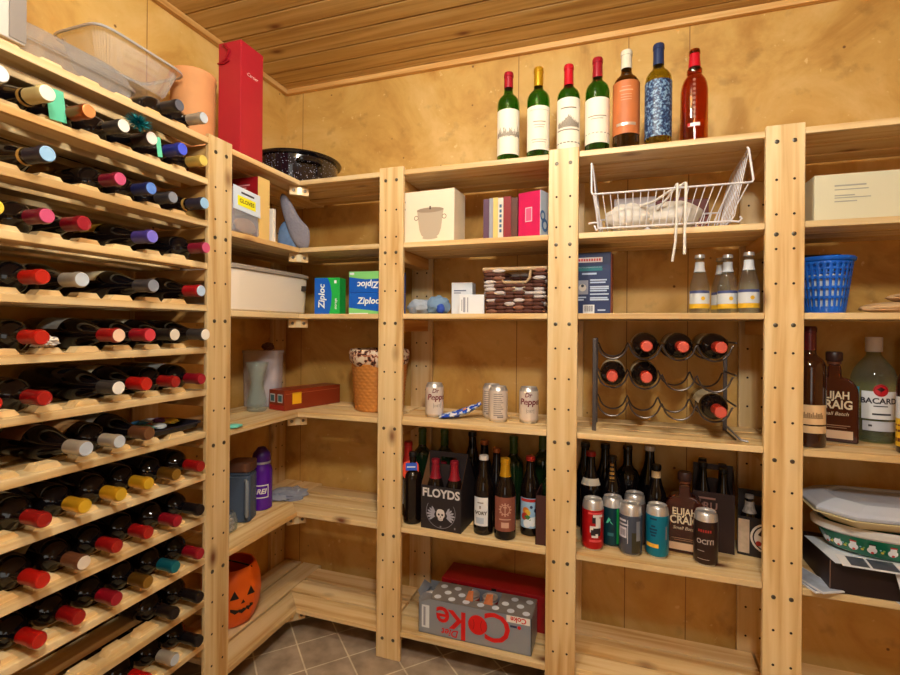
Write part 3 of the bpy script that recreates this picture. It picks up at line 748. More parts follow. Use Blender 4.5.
mb = MB(); mb.text('GLOVES', .0185, 0, M_@TR(-.004, -.0029, .102), bold=.0004); mb.build('lettering', INK, t)
mb = MB(); mb.prism([(-.028, -.0024), (.030, -.0024), (.030, -.0014), (-.028, -.0014)], .128, .134, 0, M_); mb.build('hang_slot', mat('slot_dark', (60, 54, 66), .5), t)
mb = MB(); mb.blob((.005, .0, .030), (.050, .007, .024), .2, 4, 6, flat=.002); mb.build('folded_glove', mat('glove_brown', (176, 124, 84), .8), t)
t = thing('white_booklet', 'thin white booklet standing by the dark red box in the corner', 'booklet', (-1.215, 1.437, z), 0)
MB().box(-.07, .06, -.008, .008, 0, .120).build('booklet_pages', mat('paper_white', (226, 218, 206), .6), t, .001)
t = thing('brown_paper_bag', 'brown paper bag standing behind the grey oven mitt', 'bag', (-1.31, 1.475, z), R(8))
mb = MB(); mb.add([(-.07,-.025,0),(.07,-.025,0),(.07,.025,0),(-.07,.025,0),(-.075,-.02,.19),(.072,-.012,.205),(.072,.012,.205),(-.075,.02,.19)],
                  [(0,3,2,1),(0,1,5,4),(1,2,6,5),(2,3,7,6),(3,0,4,7),(4,5,6,7)]); mb.build('bag_body', mat('kraft_brown', (118, 58, 30), .8, var=.1, bump=.3), t)
t = thing('oven_mitt', 'grey quilted oven mitt with blue lining leaning in the corner', 'oven mitt', (-1.190, 1.585, z), R(14))
def mitt(pts, d, bul, m, name, yo=0.0):
    mb = MB(); n = len(pts); cx = sum(p[0] for p in pts)/n; cz = sum(p[1] for p in pts)/n
    vs = []; fs = []
    for sgn in (-1, 1):
        for f, dd in ((1, .15), (.9, .75), (.6, 1), (.0, 1.1)):
            for x, zz in pts: vs.append((cx+(x-cx)*f, yo+sgn*d*dd, max(.0005, cz+(zz-cz)*f)))
    L = 4*n
    for s_ in (0, 1):
        for r_ in range(3):
            for k in range(n):
                q = (s_*L+r_*n+k, s_*L+r_*n+(k+1)%n, s_*L+(r_+1)*n+(k+1)%n, s_*L+(r_+1)*n+k); fs.append(q if s_ == 0 else q[::-1])
    for k in range(n): fs.append((k, L+k, L+(k+1)%n, (k+1)%n))
    mb.add(vs, fs, 0, True); return mb.build(name, m, t, sharp=60)
def smooth_loop(p, it=2):
    for _ in range(it):
        q = []
        for i in range(len(p)):
            a, b = p[i], p[(i+1) % len(p)]
            q += [(a[0]*.75+b[0]*.25, a[1]*.75+b[1]*.25), (a[0]*.25+b[0]*.75, a[1]*.25+b[1]*.75)]
        p = q
    return p
mitt(smooth_loop([(-.050,.208),(-.036,.222),(-.006,.186),(.030,.118),(.066,.086),(.072,.05),(.066,0),(.026,0),(-.006,.045),(-.030,.115),(-.045,.170)]), .014, 1, mat('mitt_grey', (132, 126, 136), .9, var=.1, scale=120, bump=.6), 'mitt_body')
mitt(smooth_loop([(-.050,.100),(-.020,.118),(.000,.06),(.020,.004),(.016,0),(-.052,0),(-.062,.045)]), .012, 1, mat('mitt_blue', (96, 122, 160), .9, var=.35, scale=60), 'lining', .006)

# ------------------------------------------------------------------ left corner, third shelf
z = Z3+.0006
t = thing('storage_bin', 'white plastic storage bin with grey lid on the corner shelf', 'storage bin', (-1.287, 1.434, z), 0)
def rrect(w, l, r, n=6):
    o = []
    for cx, cy, a0 in ((w-r, l-r, 0), (-w+r, l-r, 90), (-w+r, -l+r, 180), (w-r, -l+r, 270)):
        for k in range(n+1):
            a = R(a0+90*k/n); o.append((cx+r*math.cos(a), cy+r*math.sin(a)))
    return o
bin_m = mat('bin_white', (226, 212, 196), .4)
mb = MB(); vs = []; fs = []
secs = [(.130, .208, .045, .0), (.136, .214, .05, .006), (.142, .222, .055, .136)]
n = 28
for w, l, r, zz in secs: vs += [(x, y_, zz) for x, y_ in rrect(w, l, r)]
for i in range(2):
    for k in range(n): fs.append((i*n+k, i*n+(k+1)%n, (i+1)*n+(k+1)%n, (i+1)*n+k))
fs.append(tuple(range(n-1, -1, -1))); fs.append(tuple(range(2*n, 3*n)))
mb.add(vs, fs, 0, True); mb.build('bin_body', bin_m, t)
mb = MB(); mb.prism(rrect(.148, .227, .058), .1365, .150, 0, smooth=True); mb.prism(rrect(.135, .214, .05), .150, .154, 0, smooth=True); mb.build('lid', mat('bin_lid_grey', (150, 138, 128), .35), t, .002)
mb = MB(); M_ = TR(.1415-.045, .221-.045, .098, R(62)); mb.box(-.020, .020, -.0500, -.0440, -.010, .010, 0, M_); mb.build('handle_slot', mat('slot_black', (50, 40, 36), .5), t, .001)
# zip bag boxes
ZB, ZG, ZW = mat('carton_blue', (12, 92, 196), .35), mat('carton_green', (30, 176, 74), .35), mat('carton_white', (236, 240, 240), .4)
ZGL = mat('carton_pale_green', (130, 206, 120), .35)
def wave_band(mb, pts_top, pts_bot, m, M): mb.poly(pts_top+pts_bot[::-1], m, M)
t = thing('bag_carton', 'blue and green carton of zip bags standing alone on end', 'carton', (-1.052, 1.640, z), R(6), 'zip bag cartons in the corner')
MB().box(-.052, .052, -.028, .028, 0, .140).build('carton_body', ZG, t, .0015)
M_ = TR(0, -.0286, 0)
mb = MB(); mb.poly([(-.0515, .001), (.010, .001), (.018, .04), (.020, .08), (.012, .12), (.002, .139), (-.0515, .139)], 0, M_); mb.build('blue_panel', ZB, t)
mb = MB(); mb.text('Ziploc', .036, 0, M_@TR(-.021, -.0004, .068, 0, 0, R(-90)), bold=.0009, shear=.15); mb.text('storage', .014, 0, M_@TR(.036, -.0004, .040, 0, 0, R(-90)), bold=.0002); mb.rect(.030, .040, .118, .130, 0, M_@TR(0, -.0004, 0)); mb.build('lettering', ZW, t)
def ziploc(label, zz, up):
    t = thing('bag_carton', label, 'carton', (-.862, 1.668, zz), R(3), 'zip bag cartons in the corner')
    MB().box(-.100, .100, -.040, .040, 0, .0805).build('carton_body', ZB, t, .0015)
    M_ = TR(0, -.0406, 0)
    mb = MB()
    if up: mb.poly([(-.0995, .080), (.0995, .080), (.0995, .066), (.04, .052), (-.03, .050), (-.07, .055), (-.0995, .060)][::-1], 0, M_)
    else: mb.poly([(-.0995, .0005), (.0995, .0005), (.0995, .010), (.03, .010), (-.04, .018), (-.0995, .025)], 0, M_)
    mb.build('green_band', ZGL, t)
    mb = MB(); mb.text('Ziploc', .034, 0, M_@TR(-.020, -.0004, .030 if up else .050, 0, 0, PI if up else 0), bold=.0009, shear=.15)
    if up: mb.rect(-.096, -.078, .068, .076, 0, M_@TR(0, -.0004, 0))
    else: mb.rect(-.0985, -.02, .001, .0045, 0, M_@TR(0, -.0004, 0))
    mb.build('lettering', ZW, t)
ziploc('lower blue carton of zip bags with upright lettering beside the post', z, False)
ziploc('upper blue carton of zip bags with upside-down lettering beside the post', z+.0812, True)

# ------------------------------------------------------------------ left corner, fourth shelf
z = Z4+.0006
t = thing('plastic_tub', 'tall clear plastic tub with coloured contents behind the glass vase', 'tub', (-1.362, 1.634, z), R(15))
tub = clear('tub_plastic', (240, 232, 230), .30, .12, .03)
mb = MB()
for zz0, zz1, w0, w1 in ((0, .215, .070, .075),):
    o0 = rrect(w0, .034, .016, 4); o1 = rrect(w1, .036, .018, 4); n = len(o0)
    mb.add([(x, y_, zz0) for x, y_ in o0]+[(x, y_, zz1) for x, y_ in o1], [(k, (k+1)%n, n+(k+1)%n, n+k) for k in range(n)]+[tuple(range(n-1, -1, -1))], 0, True)
mb.build('tub_body', tub, t)
mb = MB(); mb.prism(rrect(.078, .039, .020, 4), .2155, .226, 0, smooth=True); mb.build('lid', tub, t)
mb = MB(); mb.box(-.005, .060, -.024, .024, .003, .190); mb.build('white_packet', mat('packet_pale', (216, 206, 222), .5, var=.25, scale=30), t)
mb = MB(); mb.blob((-.038, 0, .06), (.024, .024, .056), .15, 3, 4, flat=.004); mb.build('coloured_packet', mat('packet_mauve', (176, 120, 110), .5, var=.4, scale=40), t)
t = thing('ornament', 'small dark crumpled ornament resting on the lid of the clear tub', 'ornament', (-1.345, 1.640, z+.2268), 0)
mb = MB(); mb.blob((0, 0, .014), (.026, .02, .016), .35, 4, 9, flat=0); mb.build('ornament_body', mat('ornament_dark', (96, 60, 44), .5, var=.5, scale=90), t)
t = thing('glass_vase', 'clear hourglass glass vase in front of the plastic tub', 'vase', (-1.294, 1.518, z), 0)
mb = MB(); pr = [(.029,0),(.035,.004),(.037,.03),(.034,.055),(.027,.085),(.0235,.105),(.026,.125),(.033,.150),(.041,.180),(.043,.186)]
mb.lathe(pr+[(r-.0025, zz) for r, zz in pr[::-1][:-2]]+[(0, .008)], 36); mb.lathe([(0,0),(.029,0)], 36)
mb.build('vase_glass', clear('vase_glass', (238, 244, 242), .10, .03, .04), t)
t = thing('long_carton', 'long reddish-brown flat carton with yellow sticker on the corner shelf', 'carton', (-1.201, 1.700, z), R(-15.5))
MB().box(-.047, .047, -.142, .142, 0, .078).build('carton_body', mat('carton_rust', (134, 48, 22), .35), t, .0015)
mb = MB(); M_ = TR(.0476, 0, 0, R(90)); mb.rect(-.105, -.062, .022, .066, 0, M_); mb.build('price_sticker', mat('sticker_yellow', (236, 176, 24), .5), t)
mb = MB(); mb.rect(-.136, .136, .0625, .064, 0, M_); mb.build('edge_line', mat('line_pale', (190, 110, 70), .5), t)
mb = MB(); M_ = TR(0, -.1426, 0)
for x_ in (-.024, .022): mb.rect(x_-.015, x_+.015, .030, .062, 0, M_); mb.rect(x_-.011, x_+.011, .034, .058, 1, TR(0, -.1430, 0))
mb.rect(-.044, .044, .001, .020, 2, M_)
mb.build('end_stickers', [mat('sticker_pale', (190, 190, 190), .5), mat('sticker_teal', (60, 96, 100), .5), mat('carton_red_end', (170, 44, 30), .4)], t)
def wicker(mb, rb, rt, h, rows, strands, amp, m=0, M=ID, oval=1.0):
    seg = strands*4; nr = rows*4; vs = []; fs = []
    for i in range(nr+1):
        f = i/nr; r0 = rb+(rt-rb)*f
        for k in range(seg):
            a = 2*PI*k/seg; row = int(f*rows-1e-6)
            q = amp*math.cos(k*PI/2+row*PI)*abs(math.sin(PI*f*rows)) + amp*.5*abs(math.sin(PI*f*rows))
            vs.append(((r0+q)*math.cos(a), (r0+q)*math.sin(a)*oval, h*f))
    for i in range(nr):
        for k in range(seg): fs.append((i*seg+k, i*seg+(k+1)%seg, (i+1)*seg+(k+1)%seg, (i+1)*seg+k))
    fs.append(tuple(range(seg-1, -1, -1)))
    return mb.add(vs, fs, m, True, M)
t = thing('wicker_basket', 'tan wicker basket with patterned liner half hidden by the first post', 'basket', (-.888, 1.742, z), 0)
mb = MB(); wicker(mb, .094, .108, .185, 15, 26, .0026); mb.build('basket_body', mat('wicker_tan', (196, 124, 52), .7, var=.15, scale=60), t, sharp=80)
mb = MB(); vs = []; fs = []; seg = 64
for r_, zz in ((.100, .17), (.112, .1815), (.1165, .200), (.118, .226), (.112, .238), (.104, .236), (.098, .20), (.094, .17)):
    for k in range(seg):
        a = 2*PI*k/seg; vs.append(((r_+.0022*math.sin(9*a))*math.cos(a), (r_+.0022*math.sin(9*a))*math.sin(a), zz+.003*math.sin(7*a) if zz < .2 else zz))
for i in range(7):
    for k in range(seg): fs.append((i*seg+k, i*seg+(k+1)%seg, (i+1)*seg+(k+1)%seg, (i+1)*seg+k))
mb.add(vs, fs, 0, True)
m, nt, b = newmat('liner_print'); tc = nt.nodes.new('ShaderNodeTexCoord'); nz = nt.nodes.new('ShaderNodeTexNoise'); nz.inputs['Scale'].default_value = 75; nz.inputs['Detail'].default_value = 2
nt.links.new(tc.outputs['Object'], nz.inputs['Vector']); rp_ = ramp(nt, [(.42, col(60, 30, 24)), (.47, col(190, 100, 60)), (.53, col(226, 206, 180))]); nt.links.new(nz.outputs['Fac'], rp_.inputs['Fac']); nt.links.new(rp_.outputs['Color'], b.inputs['Base Color'])
mb.build('fabric_liner', m, t, sharp=80)
tag(MB().blob((-1.150, 1.245, z+.004), (.022, .028, .006), .2, 3, 1, flat=z).build('candy_packet', mat('packet_teal', (110, 200, 180), .4)), 'tiny teal packet at the front of the corner shelf by the rack post', 'packet')
tag(MB().blob((X0-.032, .7115, RZ[5]+TH+.0240), (.022, .022, .012), .5, 4, 7, flat=RZ[5]+TH+.0130).build('crumpled_tissue', mat('tissue_white', (222, 210, 200), .8)), 'small crumpled white tissue on a bottle rest of the sixth rack shelf', 'tissue')
# tray of packets inside the rack
t = thing('packet_tray', 'small black tray of colourful packets on the eighth rack shelf', 'tray', (X0-.095, 1.045, RZ[7]+TH+.0135), 0)
tray(t, 'tray_body', .15, .17, .016, .006, .004, mat('tray_black', (34, 34, 44), .35))
cols_ = [(200, 50, 60), (60, 130, 190), (220, 214, 220), (90, 170, 150), (236, 190, 60), (120, 70, 140), (220, 226, 236)]
for k in range(9):
    mb = MB(); mb.blob((0, 0, .008), (.026, .020, .008), .3, 3, k, flat=.001, nu=14, nv=9, M=TR(random.uniform(-.045, .045), random.uniform(-.05, .055), .005+.004*(k % 3), random.random()*6))
    mb.build('packet', mat('packet_c%d' % (k % 7), cols_[k % 7], .35, var=.3, scale=60), t)

# ------------------------------------------------------------------ left corner, fifth and bottom shelf
z = Z5+.0006
t = thing('water_bottle', 'purple water bottle with white logo on the low corner shelf', 'water bottle', (-1.292, 1.545, z), 0)
PUR = mat('bottle_purple', (84, 24, 150), .25, coat=.3); PURD = mat('cap_purple', (66, 22, 112), .4)
MB().lathe([(0,0),(.036,0),(.0405,.004),(.0405,.145),(.038,.158),(.032,.168),(.032,.174),(0,.174)], 36).build('bottle_body', PUR, t)
MB().lathe([(.0325,.1742),(.0345,.1742),(.0345,.182),(.0325,.182)], 32).build('collar_ring', mat('collar_silver', (200, 196, 210), .3, .5), t)
MB().lathe([(.033,.1742),(.0335,.20),(.031,.212),(.024,.220),(.014,.234),(.0,.237)], 32).build('cap', PURD, t)
a = acam(-1.292, 1.545)-.05
mb = MB()
for a0, a1, z0, z1 in ((a-.72, a+.72, .048, .052), (a-.72, a+.72, .094, .098), (a-.72, a-.64, .052, .094), (a+.64, a+.72, .052, .094)): mb.patch(.0410, a0, a1, z0, z1, 0, n=10)
mb.ctext('REI', .026, .0412, a+.04, .073, 0, bold=.0008, shear=.25)
mb.build('logo', mat('print_white', (236, 228, 220), .5), t)
t = thing('glass_pitcher', 'smoky blue-grey glass jug with handle beside the purple bottle', 'jug', (-1.283, 1.432, z), R(20))
jug = mat('jug_smoke', (120, 138, 164), .12, trans=.6, ior=1.15)
mb = MB(); mb.prism(rrect(.042, .042, .018, 5), 0, .165, 0, smooth=True); mb.prism(rrect(.039, .039, .018, 5), .165, .178, 0, smooth=True); mb.build('jug_body', jug, t, .004)
mb = MB(); mb.tube([(.030, -.043, .150), (.040, -.058, .152), (.044, -.066, .13), (.043, -.066, .06), (.040, -.058, .03), (.032, -.043, .03)], .0065, 8); mb.build('handle', mat('jug_handle', (150, 158, 168), .2, trans=.3), t)
mb = MB(); mb.prism(rrect(.043, .043, .019, 5), .1785, .212, 0, smooth=True); mb.build('lid', mat('jug_lid', (96, 62, 46), .5), t, .003)
t = thing('pebble_jar', 'low glass jar of pale pink pebbles at the shelf front by the post', 'jar', (-1.262, 1.322, z), 0)
mb = MB(); pr = [(.030,0),(.044,.006),(.046,.03),(.040,.055),(.034,.062)]; mb.lathe(pr+[(r-.002, zz) for r, zz in pr[::-1][:-1]]+[(0, .004)], 32); mb.lathe([(0,0),(.03,0)], 32)
mb.build('jar_glass', clear('vase_glass', (238, 244, 242), .10, .03, .04), t)
mb = MB(); rnd = random.Random(4)
for k in range(60):
    a = rnd.random()*6.3; rr_ = .034*math.sqrt(rnd.random()); mb.blob((rr_*math.cos(a), rr_*math.sin(a), .010+rnd.random()*.034), (.006, .007, .005), .2, 3, k, nu=8, nv=6)
mb.build('pebbles', mat('pebble_pink', (214, 176, 160), .5, var=.15), t, kind='stuff')
t = thing('folded_plastic_bag', 'crumpled clear plastic bag lying behind the purple bottle', 'plastic bag', (-1.285, 1.690, z), R(5))
mb = MB(); mb.blob((0, 0, .006), (.085, .075, .016), .35, 5, 3, flat=.0005); mb.build('bag_film', clear('bag_milky', (206, 210, 226), .55, .15, .1), t)
z = Z6+.0006
t = thing('pumpkin_bucket', 'orange pumpkin treat bucket with carved face on the bottom corner shelf', 'bucket', (-1.322, 1.425, z), 0)
mb = MB(); vs = []; fs = []; seg = 72; pr = [(.0, .0), (.066, .0), (.080, .012), (.098, .06), (.104, .11), (.100, .16), (.088, .195), (.080, .205), (.076, .203), (.084, .19), (.094, .16), (.098, .11), (.09, .06), (.07, .016), (0, .01)]
for r_, zz in pr:
    for k in range(seg):
        a = 2*PI*k/seg; q = 1-.035*abs(math.sin(a*5))**.6 * (1 if r_ > .05 else 0); vs.append((r_*q*math.cos(a), r_*q*math.sin(a), zz))
for i in range(len(pr)-1):
    for k in range(seg): fs.append((i*seg+k, i*seg+(k+1)%seg, (i+1)*seg+(k+1)%seg, (i+1)*seg+k))
mb.add(vs, fs, 0, True); mb.build('bucket_body', mat('pumpkin_orange', (232, 96, 16), .4), t, sharp=60)
def on_pumpkin(mb, poly, a0, m, off=.0012):
    o = []
    for u, v_ in poly:
        r_ = next((p0[0]+(p1[0]-p0[0])*(v_-p0[1])/(p1[1]-p0[1]) for p0, p1 in zip(pr[:8], pr[1:8]) if p0[1] <= v_ <= p1[1] and p1[1] > p0[1]), .1)
        a = a0+u/.1; th = a-PI/2; q = 1-.035*abs(math.sin(th*5))**.6
        o.append(((r_*q+off)*math.sin(a), -(r_*q+off)*math.cos(a), v_))
    mb.add(o, [tuple(range(len(o)))], m)
def fine(poly, n=5):
    out = []
    for i in range(len(poly)):
        a_, b_ = poly[i], poly[(i+1) % len(poly)]
        out += [(a_[0]+(b_[0]-a_[0])*k/n, a_[1]+(b_[1]-a_[1])*k/n) for k in range(n)]
    return out
a = R(64); BLK = mat('pumpkin_black', (24, 16, 14), .5)
mb = MB()
def tri_fan(poly, off):
    cx = sum(p[0] for p in poly)/len(poly); cz = sum(p[1] for p in poly)/len(poly); f = fine(poly)
    for i in range(len(f)): on_pumpkin(mb, [f[i], f[(i+1) % len(f)], (cx, cz)][::1], a, 0, off)
tri_fan([(-.042, .115), (-.012, .118), (-.026, .146)], .0022); tri_fan([(.016, .118), (.046, .115), (.032, .146)], .0022)
tri_fan([(-.006, .096), (.010, .096), (.002, .110)], .0022)
for q in range(6):
    u0 = -.040+q*.0136; zc = .062+.5*(u0+.006)**2*12
    tri_fan([(u0, zc+.016-.0), (u0+.0136, zc+.012), (u0+.0136, zc-.004+(.008 if q % 2 else 0)), (u0, zc-.002+(.0 if q % 2 else .008))], .0022)
mb.build('face', BLK, t)
mb = MB(); mb.tube([(.082*math.cos(q)*1.0, .0+.004, .20+.0) if False else (.084*math.cos(q), .010, .198-.030*math.sin(q)*-1*.2) for q in [PI*k/16 for k in range(17)]], .0028, 6); mb.build('carry_handle', BLK, t)

# ------------------------------------------------------------------ second bay, second shelf
z = Z2+.0006
def box_thing(name, label, cat, loc, rz, w, d, h, m, bev=.0015, group=None, part='box_body'):
    t = thing(name, label, cat, loc, rz, group)
    MB().box(-w/2, w/2, -d/2, d/2, 0, h).build(part, m, t, bev); return t
t = box_thing('carton', 'white carton printed with a picture of an ice bucket', 'carton', (-.637, 1.660, z), R(-3), .215, .11, .188, mat('carton_ivory', (238, 222, 196), .5, var=.03))
M_ = TR(.010, -.0555, 0)
mb = MB()
out = [(-.052,.118),(.052,.118),(.050,.108),(.042,.050),(.034,.030),(.024,.022),(-.024,.022),(-.034,.030),(-.042,.050),(-.050,.108)]
mb.poly(out, 0, M_@TR(.006, 0, 0)); mb.disc(.006, .118, .052, 1, M_@TR(0, -.0003, 0), 28, .009); mb.disc(.006, .020, .030, 0, M_@TR(0, -.0003, 0), 24, .006)
for sx in (-1, 1): mb.ring(.006+sx*.054, .092, .006, .009, 1, M_@TR(0, -.0003, 0), 14)
mb.rect(.003, .009, .120, .132, 2, M_@TR(0, -.0004, 0)); mb.rect(.030, .062, .1875, .1885, 2, M_)
mb.build('bucket_picture', [mat('print_taupe', (190, 172, 150), .4), mat('print_taupe_dark', (158, 138, 118), .4), mat('print_umber', (84, 66, 52), .5)], t)
mb = MB()
for k, (x_, zz) in enumerate([(-.093, .150), (-.086, .150), (-.093, .124), (-.086, .124)]): mb.rect(x_-.010, x_-.005, zz, zz+.006, 0, M_)
mb.build('corner_marks', mat('print_faint', (186, 168, 150), .5), t)
MB().box(.022, .062, -.0553, .0553, .1882, .1886).build('packing_tape', mat('tape_grey', (170, 160, 146), .3), t)
bk = [(-.427, .020, .148, (92, 60, 84), 'purple-spined book, leftmost of the books'), (-.4095, .013, .150, (150, 150, 160), 'thin grey-spined book among the books on the second shelf'),
      (-.394, .016, .151, (222, 190, 110), 'yellow-spined book among the books on the second shelf'), (-.376, .018, .149, (216, 206, 190), 'cream-spined book with blue marks among the books'),
      (-.353, .026, .152, (132, 18, 26), 'dark red book among the books on the second shelf'), (-.328, .022, .146, (88, 40, 22), 'brown-spined book beside the pink box')]
for i, (x_, w_, h_, c_, lab) in enumerate(bk):
    t = thing('book', lab, 'book', (x_, 1.690, z), 0, 'books on the second shelf')
    cm = mat('book_cover_%d' % i, c_, .5, var=.08)
    mb = MB(); mb.box(-w_/2, -w_/2+.0018, -.055, .055, 0, h_); mb.box(w_/2-.0018, w_/2, -.055, .055, 0, h_); mb.box(-w_/2, w_/2, -.0568, -.055, 0, h_); mb.build('cover', cm, t)
    MB().box(-w_/2+.002, w_/2-.002, -.0548, .050, .003, h_-.004).build('pages', mat('book_pages', (226, 214, 188), .8), t)
    if i == 3:
        mb = MB()
        for k in range(6): mb.rect(-.004, .004, .030+k*.017, .041+k*.017, 0, TR(0, -.0573, 0))
        mb.build('spine_marks', mat('spine_blue', (60, 96, 130), .5), t)
t = box_thing('pink_box', 'deep pink square box with pale side standing by the second post', 'box', (-.262, 1.672, z), R(-30), .088, .088, .158, mat('box_pink', (200, 22, 84), .4))
t.location = (-.259, 1.668, z)
for c_ in list(t.children): bpy.data.objects.remove(c_)
t.rotation_euler = (0, 0, R(-20))
MB().box(-.041, .041, -.050, .050, 0, .158).build('box_body', mat('box_pink', (200, 22, 84), .4), t, .001)
MB().box(.0413, .043, -.050, .050, 0, .158).build('pale_side', mat('box_pale_blue', (196, 208, 224), .4), t)
mb = MB(); M_ = TR(.0434, 0, 0, R(90)); mb.ring(-.02, .045, .012, .022, 0, M_, 20); mb.ring(-.035, .075, .010, .018, 0, M_, 20); mb.build('side_pattern', mat('pattern_blue', (60, 110, 170), .4), t)
mb = MB(); M_ = TR(0, -.0506, 0); mb.rect(-.014, .012, .058, .106, 0, M_); mb.rect(-.011, .009, .061, .103, 1, M_@TR(0, -.0003, 0)); mb.build('front_label', [mat('label_pink_pale', (236, 190, 200), .5), mat('label_pink_mid', (214, 90, 130), .5)], t)

# ------------------------------------------------------------------ second bay, third shelf
z = Z3+.0006
t = thing('rolled_socks', 'pair of pale blue rolled garments by the first post on the third shelf', 'garment', (-.655, 1.690, z), 0)
mb = MB(); mb.blob((-.040, 0, .028), (.048, .04, .030), .22, 2.5, 3, flat=0); mb.build('grey_roll', mat('fabric_pale', (160, 168, 182), .9, var=.2, bump=.3), t)
mb = MB(); mb.blob((.030, .005, .033), (.045, .04, .036), .2, 2.5, 8, flat=0); mb.build('blue_roll', mat('fabric_sky', (116, 144, 176), .9, var=.15, bump=.3), t)
mb = MB(); mb.blob((.052, -.028, .020), (.016, .012, .018), .2, 2.5, 5, flat=0); mb.build('blue_badge', mat('fabric_royal', (34, 70, 170), .6), t)
WB = mat('carton_cool_white', (222, 224, 230), .5, var=.03)
t = box_thing('carton', 'tall white small carton standing behind the lower white carton', 'carton', (-.536, 1.730, z), R(4), .078, .06, .118, WB)
mb = MB(); M_ = TR(0, -.0306, 0); mb.rect(-.030, .016, .086, .090, 0, M_); mb.rect(-.030, -.004, .078, .081, 0, M_); mb.rect(.010, .034, .060, .070, 1, M_); mb.build('print', [mat('print_blue_grey', (90, 96, 130), .5), mat('print_navy', (50, 56, 90), .5)], t)
t = box_thing('carton', 'low white small carton beside the dark woven basket', 'carton', (-.482, 1.655, z), R(14), .088, .055, .068, WB)
mb = MB(); M_ = TR(0, -.0281, 0); mb.rect(-.030, -.022, .006, .058, 0, M_); mb.rect(-.016, -.012, .006, .058, 0, M_); mb.rect(-.036, -.033, .010, .05, 0, M_); mb.build('print', mat('print_grey', (150, 154, 168), .5), t)
t = thing('woven_basket', 'dark brown and white woven basket with rope handle on the third shelf', 'basket', (-.328, 1.700, z+.0030), R(2))
wv = [mat('weave_brown', (84, 42, 30), .7, var=.3), mat('weave_white', (190, 178, 176), .7, var=.15), mat('weave_mid', (128, 82, 62), .7, var=.3)]
def woven_panel(name, w0, w1, h, M, cut=None):
    mb = MB(); rows = 12; rnd = random.Random(int(w0*1000))
    for r_ in range(rows):
        zz = h*(r_+.5)/rows; hw = w0+(w1-w0)*zz/h; ncol = 6
        for c_ in range(ncol):
            xx = -hw+2*hw*(c_+.5)/ncol
            if cut and cut[0] < xx < cut[1] and zz > cut[2]: continue
            k = (r_+c_) % 2
            q_ = rnd.random(); mi = 1 if q_ < .30 else (2 if q_ < .55 else 0)
            mb.blob((xx, -.003 if k == 0 else .001, zz), (hw/ncol*1.25, .0055, h/rows*.56), .25, 2.5, r_*9+c_, mi, nu=8, nv=6, M=M)
    return mb.build(name, wv, t)
woven_panel('front_weave', .092, .104, .150, TR(0, -.066, 0, 0, R(4)), (-.048, .052, .105))
woven_panel('back_weave', .092, .104, .150, TR(0, .066, 0, PI))
woven_panel('side_weave', .060, .068, .150, TR(.096, 0, 0, R(90), R(3)))
woven_panel('side_weave', .060, .068, .150, TR(-.096, 0, 0, R(-90), R(3)))
MB().box(-.090, .090, -.062, .062, .001, .006).build('base', wv[0], t)
ROPE = mat('rope_tan', (190, 158, 120), .8, var=.15, scale=90)
mb = MB(); mb.tube([(-.106,-.074,.150),(.106,-.074,.150),(.106,.070,.150),(-.106,.070,.150)], .0062, 8, closed=True); mb.build('rim_rope', ROPE, t)
mb = MB(); mb.tube([(-.050,-.072,.146),(-.047,-.073,.118),(-.034,-.073,.104),(.040,-.073,.104),(.052,-.073,.118),(.055,-.072,.146)], .0048, 8); mb.build('handle_edge', ROPE, t)
tag(MB().blob((-.328, 1.700, z+.085), (.05, .03, .022), .25, 4, 2).build('cream_bundle', mat('bundle_cream', (214, 190, 150), .8)), 'cream bundle lying inside the dark woven basket', 'bundle')
t = box_thing('dark_box', 'flat dark box behind the dark woven basket', 'box', (-.235, 1.815, z), 0, .10, .05, .172, mat('box_umber', (50, 30, 24), .5))

# ------------------------------------------------------------------ second bay, fourth shelf
z = Z4+.0006
CANW = mat('can_warm_white', (226, 212, 202), .3, .25); CANT = mat('can_aluminium', (214, 210, 208), .34, .75)
def can(label, loc, H, Rr, body, group, top=.016, cat='can'):
    t = thing('drink_can', label, cat, loc, 0, group)
    key = ('can', H, Rr, body.name)
    if key not in _bm:
        _bm[key] = (MB().lathe([(Rr-.004,.006),(Rr-.0008,.0105),(Rr,.014),(Rr,H-top),(Rr-.0008,H-top+.001)], 36).mesh('can_body', body),
                    MB().lathe([(0,.006),(.022,.004),(.0245,0),(.0262,0),(Rr-.0042,.0065)], 36).mesh('can_base', CANT),
                    MB().lathe([(Rr-.0006,H-top+.0005),(Rr-.003,H-.008),(.0272,H-.003),(.0277,H-.0008),(.0270,H),(.0258,H-.0006),(.0252,H-.005),(0,H-.005)], 36).mesh('can_top', CANT),
                    MB().box(-.007, .007, -.012, .010, H-.0048, H-.0032).mesh('pull_tab', CANT))
    for n_, me in zip(('can_body', 'can_base', 'can_top', 'pull_tab'), _bm[key]): child(n_, me, t)
    return t
WINE = mat('print_maroon', (120, 26, 40), .4); GREYP = mat('print_mid_grey', (140, 128, 124), .5)
